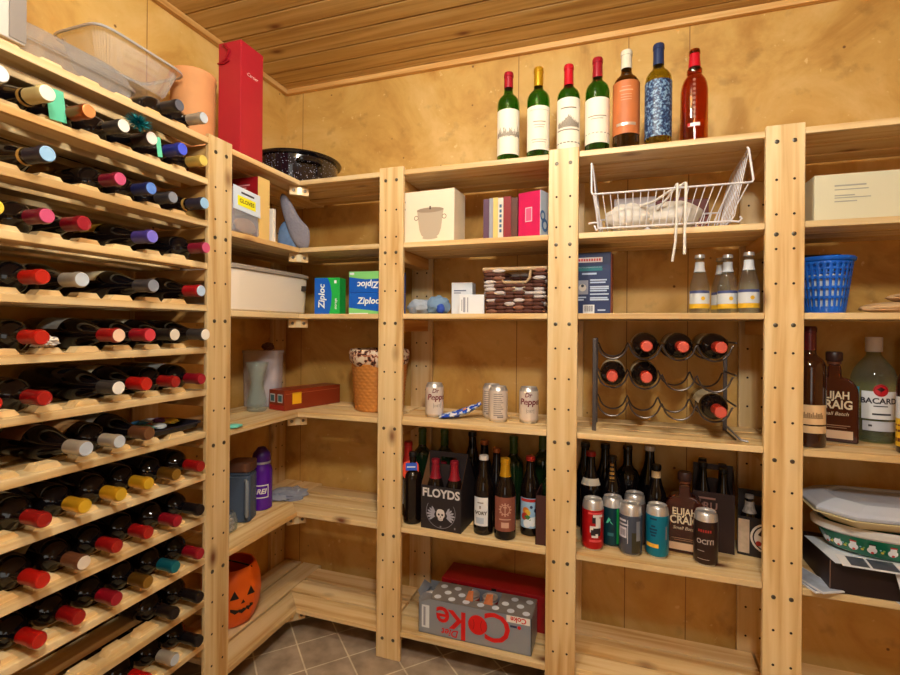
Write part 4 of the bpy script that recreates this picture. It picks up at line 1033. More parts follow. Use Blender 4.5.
def soda(label, x, y, da, front):
    t = can(label, (x, y, z), .122, .0331, CANW, 'white soda cans on the fourth shelf', .014)
    a = acam(x, y)+da
    mb = MB()
    if front:
        mb.ctext('Dr', .021, .0334, a-.22, .096, 0, bold=.0004, shear=.2); mb.ctext('Pepper', .029, .0334, a+.12, .073, 0, bold=.0008, shear=.12)
        mb.build('lettering', WINE, t)
        mb = MB(); mb.ctext('DIET', .012, .0334, a, .042, 0); mb.patch(.0334, a-.42, a-.38, .034, .052, 0, n=1); mb.patch(.0334, a+.38, a+.42, .034, .052, 0, n=1); mb.build('small_lettering', GREYP, t)
    else:
        for k in range(11): mb.patch(.0334, a-.55, a+.5-.25*((k*7) % 3)/2, .024+k*.0072, .0268+k*.0072, 0, n=6)
        mb.patch(.0334, a-.15, a+.50, .016, .022, 0); mb.build('small_print', GREYP, t)
soda('white soda can with maroon lettering by the first post, fourth shelf', -.624, 1.663, .30, True)
soda('white soda can partly hidden behind another can mid shelf', -.421, 1.713, -.5, False)
soda('white soda can with small grey print in front of another can', -.384, 1.655, .05, False)
soda('white soda can with maroon lettering nearest the second post', -.281, 1.676, .15, True)
t = thing('snack_packet', 'torn blue and white snack packet lying between the soda cans', 'packet', (-.530, 1.668, z), R(18))
m, nt, b = newmat('packet_blue_print'); tc = nt.nodes.new('ShaderNodeTexCoord'); nz = nt.nodes.new('ShaderNodeTexNoise'); nz.inputs['Scale'].default_value = 55; nz.inputs['Detail'].default_value = 2
nt.links.new(tc.outputs['Object'], nz.inputs['Vector']); rp_ = ramp(nt, [(.44, col(24, 70, 190)), (.50, col(90, 140, 220)), (.54, col(226, 226, 232))]); nt.links.new(nz.outputs['Fac'], rp_.inputs['Fac']); nt.links.new(rp_.outputs['Color'], b.inputs['Base Color']); b.inputs['Roughness'].default_value = .25
mb = MB(); vs = []; fs = []; nu, nv = 22, 12
for s_ in (1, -1):
    for i in range(nu+1):
        for j in range(nv+1):
            u, v_ = i/nu, j/nv; x_ = -.072+.15*u; y_ = (-.036+.072*v_)*(1-.25*u)
            e = min(1, 4*u*(1-u)+.1)*min(1, 4*v_*(1-v_))
            h_ = .024+.036*u*u+.006*noise.noise((u*7, v_*6, 3))
            vs.append((x_, y_, max(.0006, h_*(.45+.55*u)+s_*.012*e-.006) if s_ > 0 else max(.0004, h_*(.45+.55*u)-.012*e-.008)))
N_ = (nu+1)*(nv+1)
for s_ in (0, 1):
    for i in range(nu):
        for j in range(nv):
            q = (s_*N_+i*(nv+1)+j, s_*N_+(i+1)*(nv+1)+j, s_*N_+(i+1)*(nv+1)+j+1, s_*N_+i*(nv+1)+j+1); fs.append(q if s_ == 0 else q[::-1])
mb.add(vs, fs, 0, True); mb.build('packet_film', m, t, sharp=80)
mb = MB(); mb.blob((.022, -.012, .030), (.010, .008, .007), .2, 3, 1); mb.build('orange_spot', mat('print_orange', (224, 150, 90), .4), t)

# ------------------------------------------------------------------ second bay, fifth shelf
z = Z5+.0006
def bot(label, x, y, kind, H, Rr, g, group, cat='beer bottle', capz=None, capm=None, lab=None, name='beer_bottle'):
    t = thing(name, label, cat, (x, y, z), 0, group)
    child('glass', glass_mesh(kind, H, Rr, g), t)
    if capm: capsule(t, kind, H, Rr, capz, capm, name='bottle_cap' if capz > .93 else 'neck_foil')
    if lab:
        z0, z1, hw, m_, da = lab; blabel(t, Rr, z0, z1, acam(x, y)+da-hw, acam(x, y)+da+hw, m_)
    return t
G5 = 'bottles on the fifth shelf between the first two posts'
CAPR, CAPK, CAPW, CAPO = mat('crown_red', (170, 40, 34), .35, .3), mat('crown_black', (30, 26, 26), .35, .3), mat('crown_white', (210, 202, 196), .35, .2), mat('crown_copper', (170, 96, 50), .35, .4)
LW = mat('label_white', (222, 222, 226), .5); LBR = mat('label_umber_red', (140, 78, 62), .55, var=.1)
bot('dark bottle with red neck and pale label against the first post', -.738, 1.690, BEER, .27, .034, 'black', G5, capz=.70, capm=mat('foil_red_dark', (170, 34, 26), .35), lab=(.045, .135, .9, LW, .3))
t = bot('dark bottle wearing an orange and blue neck tag by the carrier', -.690, 1.622, BORD, .250, .033, 'dark', G5, 'wine bottle', .94, CAPK, name='wine_bottle')
mb = MB(); mb.prism(smooth_loop([(-.026,0),(.026,0),(.030,.03),(.026,.064),(-.026,.064),(-.030,.03)], 2), -.0012, .0, 0, TR(0, -.0200, .158, acam(-.690, 1.62), R(90)-R(12)))
mb.build('neck_tag', mat('tag_orange', (232, 66, 24), .5), t)
mb = MB(); M_ = TR(0, -.0235, .190, acam(-.690, 1.62), R(-12)); mb.rect(-.016, .024, .0, .026, 0, M_@TR(0, -.002, 0)); mb.rect(-.012, .018, .010, .014, 1, M_@TR(0, -.0024, 0)); mb.build('tag_patch', [mat('tag_blue', (30, 80, 190), .5), LW], t)
DGC = mat('foil_dark_green', (66, 92, 32), .4)
bot('green-necked dark bottle behind, nearest the first post', -.715, 1.775, BORD, .305, .037, 'dgreen', G5, 'wine bottle', .80, DGC, name='wine_bottle')
bot('green-necked dark bottle standing just behind the skull carrier', -.628, 1.790, BORD, .305, .037, 'dgreen', G5, 'wine bottle', .80, DGC, name='wine_bottle')
BLKC = mat('carrier_black', (38, 32, 36), .5, var=.06)
KRAFT = mat('carrier_inside', (150, 104, 68), .8)
def carrier(label, x, y, rz, w, d, h, hb, m_, group=None, name='bottle_carrier'):
    t = thing(name, label, 'bottle carrier', (x, y, z), rz, group); th = .0016
    mb = MB()
    mb.box(-w/2, w/2, -d/2, -d/2+th, 0, h); mb.box(-w/2, w/2, d/2-th, d/2, 0, h)
    for sx in (-1, 1):
        mb.add([(sx*w/2, -d/2, 0), (sx*w/2, d/2, 0), (sx*w/2, d/2, h), (sx*w/2, 0, hb), (sx*w/2, -d/2, h)], [(0,1,2,3,4) if sx > 0 else (4,3,2,1,0)])
        mb.add([(sx*(w/2-th), -d/2, 0), (sx*(w/2-th), d/2, 0), (sx*(w/2-th), d/2, h), (sx*(w/2-th), 0, hb), (sx*(w/2-th), -d/2, h)], [(4,3,2,1,0) if sx > 0 else (0,1,2,3,4)], 1)
    mb.box(-w/2, w/2, -d/2, d/2, 0, th)
    mb.build('carton_body', [m_, KRAFT], t)
    # centre divider with handle hole
    mb = MB(); mb.box(-w/2+th, w/2-th, -.001, .001, th, hb-.045); mb.box(-w/2+th, -.030, -.001, .001, hb-.045, hb-.018); mb.box(.030, w/2-th, -.001, .001, hb-.045, hb-.018); mb.box(-w/2+th, w/2-th, -.001, .001, hb-.018, hb)
    mb.build('handle_divider', m_, t)
    return t
CX, CY, CR = -.563, 1.650, R(-3)
t = carrier('black four bottle carrier with skull emblem on its front', CX, CY, CR, .150, .140, .150, .255, BLKC)
M_ = TR(0, -.0706, 0)
mb = MB(); mb.text('FLOYDS', .040, 0, M_@TR(0, 0, .125), bold=.0012, sx=.98); mb.build('lettering', mat('print_bone', (214, 206, 204), .5), t)
mb = MB(); mb.ring(0, .062, .053, .055, 0, M_, 40, R(150), R(390)); mb.build('emblem_ring', mat('print_slate', (128, 124, 134), .5), t)
mb = MB()
for sx in (-1, 1):
    for k in range(6):
        a = R(-38+k*20); x0_, z0_ = sx*(.020+.004*math.cos(a)), .048+.006*k*.4
        L = .030-.0022*abs(k-2); d_ = (sx*math.cos(a), math.sin(a)); n_ = (-d_[1]*.0032, d_[0]*.0032)
        mb.poly([(x0_+n_[0], z0_+n_[1]), (x0_-n_[0], z0_-n_[1]), (x0_+d_[0]*L*.8-n_[0], z0_+d_[1]*L*.8-n_[1]), (x0_+d_[0]*L, z0_+d_[1]*L), (x0_+d_[0]*L*.8+n_[0], z0_+d_[1]*L*.8+n_[1])], 0, M_@TR(0, -.0002*k, 0))
mb.build('emblem_wings', mat('print_pale_slate', (164, 162, 176), .5), t)
mb = MB(); mb.poly(smooth_loop([(-.015,.048),(-.016,.062),(-.010,.074),(.010,.074),(.016,.062),(.015,.048),(.009,.044),(.009,.034),(-.009,.034),(-.009,.044)], 2), 0, M_@TR(0, -.0012, 0))
for sx in (-1, 1): mb.disc(sx*.0065, .055, .0040, 1, M_@TR(0, -.0015, 0), 12)
mb.poly([(-.0025,.045),(.0025,.045),(0,.0505)], 1, M_@TR(0, -.0015, 0))
for k in range(4): mb.rect(-.0065+k*.0038, -.0056+k*.0038, .036, .042, 1, M_@TR(0, -.0015, 0))
mb.build('skull', [mat('print_bone', (214, 206, 204), .5), BLKC], t)
mb = MB(); mb.rect(-.003, .003, .010, .016, 0, M_); mb.rect(.050, .055, .010, .017, 0, M_); mb.build('small_marks', mat('print_slate', (128, 124, 134), .5), t)
FR = mat('wax_red', (128, 16, 34), .35)
Mc = TR(CX, CY, z, CR)
for i, (dx, dy, lab) in enumerate([(-.036, -.034, 'front left bottle with red wax neck inside the skull carrier'), (.036, -.034, 'front right bottle with red wax neck inside the skull carrier'),
                                   (-.036, .034, 'rear left bottle in the skull carrier'), (.036, .034, 'rear right bottle in the skull carrier')]):
    p = Mc @ Vector((dx, dy, .0026))
    t = thing('beer_bottle', lab, 'beer bottle', p, 0, 'bottles in the skull carrier')
    H_ = .232 if i < 2 else .205
    child('glass', glass_mesh(BEER, H_, .0305, 'dark'), t)
    capsule(t, BEER, H_, .0305, .72, FR, name='wax_seal')
bot('tall dark bottle with copper cap behind the white-labelled bottle', -.455, 1.745, BEER, .285, .034, 'black', G5, capz=.95, capm=CAPO)
bot('tall dark bottle behind the skull carrier, right rear', -.520, 1.808, BEER, .30, .034, 'black', G5, capz=.95, capm=CAPK)
t = bot('dark bottle with white label beside the skull carrier', -.425, 1.622, BEER, .262, .0345, 'dark', G5, capz=.95, capm=CAPW, lab=(.032, .128, .75, LW, -.32))
a = acam(-.425, 1.622)-.32
mb = MB(); mb.ctext('IVORY', .016, .0356, a, .075, 0, bold=.0006); mb.build('lettering', INK, t)
mb = MB(); mb.patch(.0356, a-.30, a+.30, .108, .112, 0); mb.patch(.0356, a-.10, a+.06, .090, .100, 0); mb.patch(.0356, a-.45, a+.35, .040, .060, 1); mb.build('label_print', [GREYP, mat('print_pale_blue', (180, 190, 206), .5)], t)
bot('slim dark bottle with copper cap behind the red-brown label', -.398, 1.698, BEER, .272, .0305, 'black', G5, capz=.95, capm=CAPO)
t = bot('dark bottle with gold neck foil and red-brown emblem label', -.347, 1.610, BEER, .262, .0360, 'dark', G5, capz=.78, capm=cap_mats('gold')[0], lab=(.030, .142, 1.15, LBR, 0))
a = acam(-.347, 1.61)
mb = MB()
def cring(mb, r_, a, z0, R0, R1, n=28, m=0, a0=0, a1=2*PI):
    vs = []
    for i in range(n+1):
        th = a0+(a1-a0)*i/n
        for q in (R0, R1): vs.append((r_*math.sin(a+q*math.cos(th)/r_), -r_*math.cos(a+q*math.cos(th)/r_), z0+q*math.sin(th)))
    mb.add(vs, [(2*i, 2*i+1, 2*i+3, 2*i+2) for i in range(n)], m)
cring(mb, .0373, a, .102, .014, .0165)
for k in range(12):
    th = 2*PI*k/12; cring(mb, .0373, a+.0195*math.cos(th)/.0373, .102+.0195*math.sin(th), 0, .0026, 8)
mb.patch(.0373, a-.035, a+.035, .085, .118, 0, n=1); mb.patch(.0373, a-.18, a+.18, .108, .111, 0)
mb.patch(.0373, a-.55, a+.55, .068, .0715, 0); mb.patch(.0373, a-.35, a+.35, .042, .060, 0)
mb.build('label_emblem', mat('print_sand', (206, 160, 140), .5), t)
bot('dark green bottle with olive neck in the rear row', -.355, 1.790, BORD, .300, .037, 'dgreen', G5, 'wine bottle', .79, DGC, name='wine_bottle')
t = bot('dark bottle with red cap and winter scene label', -.272, 1.668, BEER, .262, .0335, 'dark', G5, capz=.95, capm=CAPR, lab=(.028, .128, 1.2, mat('label_sky', (160, 196, 226), .5, var=.2, scale=50), 0))
a = acam(-.272, 1.668)
mb = MB(); mb.patch(.0347, a-1.05, a+1.05, .116, .126, 0); mb.build('label_band', mat('band_red', (190, 40, 40), .5), t)
mb = MB()
for k, (da, zz, rr_, mi) in enumerate([(-.45, .086, .012, 0), (-.25, .080, .010, 1), (-.55, .066, .013, 2), (-.28, .060, .012, 3), (.25, .050, .016, 4), (-.3, .044, .014, 4), (.5, .056, .012, 4), (.55, .088, .007, 5), (.1, .100, .005, 5)]):
    cring(mb, .0347+.0002*k, a+da, zz, 0, rr_, 16, mi)
mb.build('label_scene', [mat('scene_orange', (226, 130, 40), .5), mat('scene_yellow', (232, 190, 60), .5), mat('scene_red', (190, 50, 40), .5), mat('scene_green', (60, 120, 60), .5), mat('scene_snow', (232, 236, 242), .5), mat('scene_navy', (50, 60, 100), .5)], t)
bot('tall green wine bottle in the rear row by the second post', -.248, 1.800, BORD, .325, .037, 'dgreen', G5, 'wine bottle', .80, DGC, name='wine_bottle')
bot('pale green-necked bottle inside the brown carton by the post', -.197, 1.662, BORD, .262, .0335, 'dgreen', G5, 'wine bottle', .74, mat('foil_pale_green', (140, 168, 110), .35), name='wine_bottle')
t = thing('open_carton', 'open dark brown carton against the second post on the fifth shelf', 'carton', (-.196, 1.648, z), 0)
mb = MB(); w, d_, h_ = .090, .130, .160
mb.box(-w/2, w/2, -d_/2, -d_/2+.002, 0, h_); mb.box(-w/2, w/2, d_/2-.002, d_/2, 0, h_); mb.box(-w/2, -w/2+.002, -d_/2, d_/2, 0, h_); mb.box(w/2-.002, w/2, -d_/2, d_/2, 0, h_); mb.box(-w/2, w/2, -d_/2, d_/2, 0, .0009)
bpy.data.objects[[o.name for o in C.objects if o.get('label', '').startswith('pale green-necked')][0]].location.z += .0014
mb.build('carton_body', mat('carton_dark_brown', (70, 34, 30), .6, var=.05), t)

# ------------------------------------------------------------------ second bay, bottom shelf: soda cartons
z = Z6+.0006
t = thing('soda_carton', 'silver twelve can soda carton lying upside down, torn open on top', 'carton', (-.449, 1.645, z), R(0))
SIL = mat('carton_silver', (150, 156, 168), .35, .35); SILD = mat('carton_taupe', (124, 116, 112), .45, .1)
w, d_, h_ = .396, .122, .122
mb = MB(); mb.box(-w/2, w/2, -d_/2, -d_/2+.002, 0, h_); mb.box(-w/2, w/2, d_/2-.002, d_/2, 0, h_); mb.box(w/2-.002, w/2, -d_/2, d_/2, 0, h_); mb.box(-w/2, -w/2+.002, -d_/2, d_/2, 0, h_*.86); mb.box(-w/2, w/2, -d_/2, d_/2, 0, .0015)
mb.build('carton_body', SIL, t)
mb = MB()
mb.box(-w/2+.035, -.035, -d_/2, d_/2, h_-.001, h_+.0006); mb.box(.075, w/2, -d_/2, d_/2, h_-.001, h_+.0006); mb.box(-.035, .075, -d_/2, -.020, h_-.001, h_+.0006)
mb.build('top_panel', SILD, t)
mb = MB()
for i in range(7):
    for j in range(3):
        x_ = -.135+i*.052+(j % 2)*.026; y_ = -.040+j*.036
        if -.050 < x_ < .095 and y_ > -.03: continue
        if x_ < .18: mb.lathe([(0,0),(.0125,0)], 16, 0, TR(x_, y_, h_+.0012))
mb.build('dot_pattern', mat('dots_pale', (206, 210, 220), .4), t)
M_ = TR(0, -d_/2-.0006, 0)
RC = mat('print_soda_red', (214, 22, 22), .4)
mb = MB(); M2 = M_@TR(.0, -.0002, .066, 0, 0, PI)
mb.text('C', .138, 0, M2@TR(-.084, 0, -.008), bold=.001, sx=1.0); mb.text('k', .135, 0, M2@TR(.052, 0, .010), bold=.0018); mb.text('e', .110, 0, M2@TR(.108, 0, -.002), bold=.0018)
mb.disc(.016, .066, .033, 0, M_@TR(0, -.0004, 0)); mb.build('red_lettering', RC, t)
mb = MB()
mb.ring(.016, .066, .0, .0005, 0, M_); 
for k in (-1, 0, 1): mb.ring(.016+k*.045, .066, .0325, .0345, 0, M_@TR(0, -.0008, 0), 12, R(150) if k > 0 else R(-30), R(210) if k > 0 else R(30))
mb.build('disc_seams', mat('print_seam', (150, 20, 16), .5), t)
mb = MB(); mb.text('Diet', .034, 0, M_@TR(-.080, -.0002, .020, 0, 0, PI), bold=.0006, shear=.25); mb.build('small_lettering', RC, t)
mb = MB(); mb.rect(.115, .193, .098, .1205, 1, M_); mb.text('Coke', .024, 0, M_@TR(.155, -.0003, .110, 0, 0, PI), bold=.0006); mb.rect(.128, .150, .082, .089, 2, M_); mb.disc(.158, .085, .006, 0, M_, 14); mb.build('corner_print', [RC, mat('print_white', (236, 228, 220), .5), mat('print_navy', (50, 56, 90), .5)], t)
mb = MB(); mb.rect(-.186, -.158, .020, .098, 0, M_); mb.rect(-.180, -.172, .026, .092, 1, M_@TR(0, -.0003, 0)); mb.build('side_sticker', [mat('sticker_white', (220, 222, 226), .5), mat('sticker_grey', (150, 150, 160), .5)], t)
mb = MB()
mb.add([(-w/2, -d_/2, .105), (-w/2+.045, -d_/2, .122), (-w/2+.055, -d_/2-.012, .150), (-w/2+.02, -d_/2-.008, .146)], [(0,1,2,3)]); mb.add([(-w/2, d_/2, .105), (-w/2, -d_/2+.02, .105), (-w/2-.016, -d_/2+.03, .126), (-w/2-.020, d_/2-.02, .130)], [(0,1,2,3)])
f_ = mb.build('torn_flap', SIL, t); sm_ = f_.modifiers.new('thick', 'SOLIDIFY'); sm_.thickness = .0012
mb = MB()
for x0_, x1_ in ((-.038, -.010), (.028, .060)): mb.add([(x0_, -.030, h_+.001), (x1_, -.030, h_+.001), (x1_-.004, -.006, h_+.026), (x0_+.006, -.004, h_+.022)], [(0,1,2,3)])
f_ = mb.build('lifted_flaps', mat('flap_orange_brown', (176, 96, 50), .7, var=.2), t); sm_ = f_.modifiers.new('thick', 'SOLIDIFY'); sm_.thickness = .0012
pos = [(-.163+i*.0668, -.0285+.057*j) for j in range(2) for i in range(6)]
zz_ = z; z = z+.0020
for k, (dx, dy) in enumerate(pos):
    if k in (0, 2, 3, 4, 8, 9, 10): 
        nm = {0: 'leftmost can at the torn end of the silver soda carton', 2: 'left front can showing through the torn top of the silver carton', 3: 'middle front can showing through the torn top of the silver carton', 4: 'right front can under the torn top of the silver carton', 8: 'left rear can in the torn silver carton', 9: 'middle rear can in the torn silver carton', 10: 'right rear can in the torn silver carton'}[k]
        can(nm, (-.449+dx, 1.645+dy, z), .117, .0280, mat('can_silver_red', (176, 60, 50), .3, .5), 'cans in the silver carton', .012)
z = zz_
t = thing('soda_carton', 'dark red soda carton lying behind the silver one', 'carton', (-.415, 1.785, z), R(-1.5))
RB = mat('carton_soda_red', (150, 14, 24), .4, var=.05)
mb = MB(); mb.box(-.196, .196, -.064, .066, 0, .128); mb.build('carton_body', RB, t, .002)
M_ = TR(0, -.0646, 0)
mb = MB(); mb.text('Coca-Cola', .062, 0, M_@TR(-.010, 0, .096, 0, 0, PI), shear=.3, bold=.0008, sx=1.1); mb.build('lettering', mat('print_dark_red_black', (60, 14, 18), .5), t)
mb = MB(); mb.rect(-.008, .010, .080, .124, 0, M_@TR(.006, -.0004, 0)); mb.build('torn_hole', mat('hole_black', (24, 10, 10), .8), t)

# ------------------------------------------------------------------ third bay, second shelf: wire basket
z = Z2+.0006
WIRE = mat('wire_white', (226, 220, 222), .35)
t = thing('wire_basket', 'white wire under-shelf basket standing on the second shelf', 'wire basket', (0, 0, 0))
xl0, xr0 = -.052, .312       # bottom corners
xl1, xr1 = -.072, .360       # rim corners
yf0, yf1, yb = 1.572, 1.545, 1.822
zb, zr, zt_ = z+.012, 1.584, 1.688
def wires(name, paths, r_): 
    for p in paths: MB().tube(p, r_, 6).build(name, WIRE, t)
def arc(p, q, rr_=.006): return [p, q]
wires('frame_wire', [[(xl1+.004, yb, zt_-.004), (xl1, yf1+.03, zt_), (xl1-.001, yf1+.012, zt_-.004), (xl1, yf1+.002, zr+.008), (xl1+.003, yf1, zr+.001), (xl1+.012, yf1-.001, zr), (xr1-.012, yf1-.001, zr), (xr1-.003, yf1, zr+.001), (xr1, yf1+.002, zr+.008), (xr1-.009, yf1+.014, zt_-.006), (xr1-.011, yf1+.02, zt_), (xr1-.006, yf1+.03, zt_-.001), (xr1, yb, zt_-.004)],
                     [(xl0, yf0, zb), (xr0, yf0, zb)], [(xl0, yb, zb), (xr0, yb, zb)], [(xl0-.012, yf0+.004, zb+.010), (xl0-.006, yf0, zb-.005), (xl0, yf0, zb)], [(xr0, yf0, zb), (xr0+.018, yf0, zb-.003), (xr0+.026, yf0, zb+.006), (xr0+.020, yf0, zb+.012)],
                     [(xl0, yf0, zb), (xl0-.006, (yf0+yf1)/2, (zb+zr)/2), (xl1+.006, yf1+.001, zr)], [(xl0-.030, yf0+.006, zb+.018), (xl0-.012, yf0+.004, zb+.020), (xl0+.002, yf0+.002, zb+.018)],
                     [(xl0-.004, yb, zr-.020), (xr0+.016, yb, zr-.020)], [(xl0-.001, yb, zb), (xl0-.004, yb, zr-.020), (xl1+.004, yb, zt_-.004)], [(xr0, yb, zb), (xr0+.016, yb, zr-.020), (xr1, yb, zt_-.004)], [(xl0, yf0, zb), (xl0, yb, zb)], [(xr0, yf0, zb), (xr0, yb, zb)]], .0030)
pw = []
n = 20
for i in range(n):
    f = (i+.5)/n; xa = xl0+(xr0-xl0)*f; xb_ = xl1+(xr1-xl1)*f
    pw.append([(xb_, yf1+.001, zr), (xa, yf0, zb), (xa, yb-.01, zb), (xa, yb, zb+.006), (xb_*.4+xa*.6, yb, zr-.020)])
n = 9
for i in range(n):
    yy = yf0+.022+(yb-yf0-.03)*i/(n-1)
    pw.append([(xr0, yy, zb), (xr0+.012, yy, zb+.02), (xr1-.002, yy, zt_-.003)])
    pw.append([(xl0, yy, zb), (xl0-.004, yy, zb+.02), (xl1+.002, yy, zt_-.003)])
wires('thin_wire', pw, .0014)
# tote lying in the basket
t = thing('cloth_bag', 'white cloth drawstring bag lying folded in the wire basket', 'cloth bag', (.088, 1.655, zb+.0030), 0)
CL = mat('cloth_white', (222, 214, 204), .9, bump=.25, scale=60)
mb = MB(); mb.blob((-.050, 0, .040), (.074, .062, .046), .10, 2.2, 5, flat=0, nu=40, nv=26); mb.build('left_fold', CL, t, sharp=90)
mb = MB(); mb.blob((.074, .0, .038), (.084, .060, .046), .11, 2.2, 11, flat=0, nu=40, nv=26); mb.build('right_fold', CL, t, sharp=90)
mb = MB(); mb.tube([(.030, -.060, .050), (.055, -.085, .075), (.072, -.095, .098), (.078, -.108, .1085), (.0785, -.119, .106), (.078, -.1235, .096), (.077, -.124, .060), (.076, -.124, .0), (.074, -.123, -.06), (.066, -.122, -.118)], .0035, 8)
mb.build('cord', CL, t)
mb = MB(); mb.tube([(-.02, -.050, .066), (.02, -.070, .072), (.060, -.090, .094), (.092, -.100, .107), (.099, -.110, .1092), (.1005, -.1195, .1065), (.1005, -.1240, .096), (.100, -.1245, .06), (.099, -.124, .0), (.098, -.123, -.05), (.098, -.122, -.098)], .0042, 8)
mb.build('cord', CL, t)
t = box_thing('carton', 'flat white carton with red dot behind the wire basket', 'carton', (.060, 1.838, z), 0, .135, .022, .165, mat('carton_lilac_white', (214, 204, 206), .5))
mb = MB(); M_ = TR(0, -.0116, 0); mb.disc(-.038, .108, .006, 0, M_, 14); mb.rect(-.028, .030, .105, .111, 1, M_); mb.build('print', [RC, GREYP], t)
for i, (x_, w_, h_, c_, lab) in enumerate([(.155, .05, .150, (120, 30, 32), 'dark red box, left of the three behind the wire basket'), (.205, .04, .156, (130, 70, 74), 'rose-brown box, middle of the three behind the wire basket'), (.262, .07, .146, (110, 40, 30), 'rust box, right of the three behind the wire basket')]):
    box_thing('small_box', lab, 'box', (x_, 1.840, z), 0, w_-.003, .02, h_, mat('box_behind_%d' % i, c_, .5, var=.1))

# ------------------------------------------------------------------ third bay, third shelf
z = Z3+.0006
t = thing('appliance_carton', 'dark blue printed carton by the second post on the third shelf', 'carton', (-.068, 1.700, z), R(-3))
NAVY = mat('carton_navy', (44, 56, 96), .35, var=.12, scale=12)
MB().box(-.056, .056, -.055, .055, 0, .200).build('carton_body', NAVY, t, .0015)
MB().box(.0563, .0575, -.055, .055, 0, .200).build('red_side', mat('carton_side_rust', (150, 70, 54), .4, var=.25, scale=14), t)
M_ = TR(0, -.0556, 0)
mb = MB(); mb.rect(-.048, .030, .168, .184, 0, M_); mb.build('header', mat('header_white', (226, 214, 214), .4), t)
mb = MB()
for k in range(9): mb.rect(-.045+k*.008, -.0395+k*.008, .172, .180, 0, M_@TR(0, -.0003, 0))
mb.build('header_marks', mat('print_scarlet', (206, 50, 46), .4), t)
mb = MB(); mb.rect(-.052, .030, .140, .155, 0, M_); mb.build('teal_band', mat('band_teal', (30, 110, 120), .4), t)
mb = MB(); mb.rect(-.034, .012, .128, .134, 0, M_); mb.rect(-.046, .028, .150, .153, 0, M_)
for k, (x0_, x1_, zz) in enumerate([(-.008, .044, .108), (-.008, .040, .100), (-.008, .050, .086), (-.008, .050, .080), (-.008, .044, .073), (-.008, .050, .062), (-.008, .046, .050), (-.008, .050, .044), (-.05, -.02, .052), (-.05, -.028, .044), (.016, .040, .010)]): mb.rect(x0_, x1_, zz, zz+.0045, 0, M_)
mb.build('text_lines', mat('print_ice', (186, 200, 224), .4), t)
mb = MB(); mb.rect(-.050, -.014, .064, .110, 0, M_); mb.disc(-.032, .086, .012, 1, M_@TR(0, -.0003, 0), 18); mb.disc(-.032, .092, .005, 2, M_@TR(0, -.0005, 0), 12); mb.build('picture', [mat('pic_grey', (150, 152, 168), .4), mat('pic_cream', (214, 206, 196), .4), mat('pic_dark', (60, 60, 70), .4)], t)
mb = MB(); mb.rect(-.030, .006, .002, .030, 0, M_)
for k in range(9): mb.rect(-.026+k*.0032, -.0248+k*.0032+(.0006 if k % 2 else 0), .008, .027, 1, M_@TR(0, -.0003, 0))
mb.build('barcode', [mat('sticker_white', (220, 222, 226), .5), INK], t)
CLG = clear('tonic_glass', (240, 244, 242), .03, .03, .03)
TONW, TONY, TONB = mat('tonic_white', (206, 210, 216), .5), mat('tonic_yellow', (226, 176, 40), .5), mat('tonic_blue', (70, 80, 130), .5)
SODA = [(0,.006),(.85,0),(1,.02),(1,.42),(.97,.48),(.86,.56),(.68,.66),(.52,.74),(.46,.80),(.43,.93),(.50,.94),(.50,.965),(.46,1.0),(0,1.0)]
def tonic(label, x, y):
    t = thing('tonic_bottle', label, 'bottle', (x, y, z), 0, 'clear tonic bottles on the third shelf'); H, Rr = .180, .0275
    key = 'tonic'
    if key not in _bm: _bm[key] = MB().lathe(prof_scale(SODA, H, Rr), 28).mesh('glass', CLG)
    child('glass', _bm[key], t); capsule(t, SODA, H, Rr, .945, mat('crown_pale', (206, 202, 200), .3, .4), name='bottle_cap')
    a = acam(x, y)
    blabel(t, Rr, .030, .068, a-1.35, a+1.35, TONW); blabel(t, Rr, .016, .030, a-1.35, a+1.35, TONY, 'yellow_band'); blabel(t, Rr, .062, .070, a-1.2, a+1.2, TONB, 'blue_band', off=.0012)
    mb = MB(); cring(mb, .0289, a+.35, .046, 0, .006, 14); mb.build('label_motif', TONY, t)
    nb = slice_prof(prof_scale(SODA, H, Rr), .128, .158, .0008); child('neck_label', MB().lathe(nb, 24).mesh('neck_label', TONW), t)
tonic('clear tonic bottle standing alone left of the other tonic bottles', .244, 1.660)
tonic('clear tonic bottle behind, leftmost in the cluster of three', .318, 1.745)
tonic('clear tonic bottle in the middle of the cluster of three', .324, 1.680)
tonic('clear tonic bottle nearest the third post in the cluster of three', .372, 1.642)

# ------------------------------------------------------------------ third bay, fourth shelf: metal wine rack
z = Z4+.0006
IRON = mat('iron_dark', (96, 88, 86), .34, .8)
t = thing('tabletop_wine_rack', 'dark metal tabletop wine rack with wavy rails on the fourth shelf', 'wine rack', (0, 0, z))
cols4 = [-.008, .087, .183, .279]; yr0, yr1 = 1.612, 1.762
rowz = [.942-Z4, 1.031-Z4, 1.122-Z4]       # bottle centre heights
BR = .0395
def wave(y, zc):
    pts = []; x0_ = cols4[0]-.048
    for k in range(129):
        x_ = x0_+.384*k/128; ph = (x_-cols4[0])/.0957
        q = (ph+.5) % 1-.5
        dx_ = abs(q)*.0957; RW_ = .0426
        pts.append((x_, y, zc-math.sqrt(RW_**2-dx_**2) if dx_ < .0412 else zc-.0108+(dx_-.0412)/.0066*.016))
    return pts
for zc in rowz:
    for yy in (yr0, yr1): MB().tube(wave(yy, zc), .0028, 7).build('wave_rail', IRON, t)
for yy in (yr0, yr1):
    for xx in (cols4[0]-.054, cols4[-1]+.056):
        if xx > 0 and yy == yr0: continue
        MB().box(xx-.006, xx+.006, yy-.002, yy+.002, 0, rowz[2]+.020).build('upright', IRON, t, .001)
for xx in (cols4[0]-.054, cols4[-1]+.056):
    for zz in (.004, rowz[0]+.008, rowz[1]+.008, rowz[2]+.012): MB().tube([(xx, yr0, zz), (xx, yr1, zz)], .0028, 6).build('cross_bar', IRON, t)
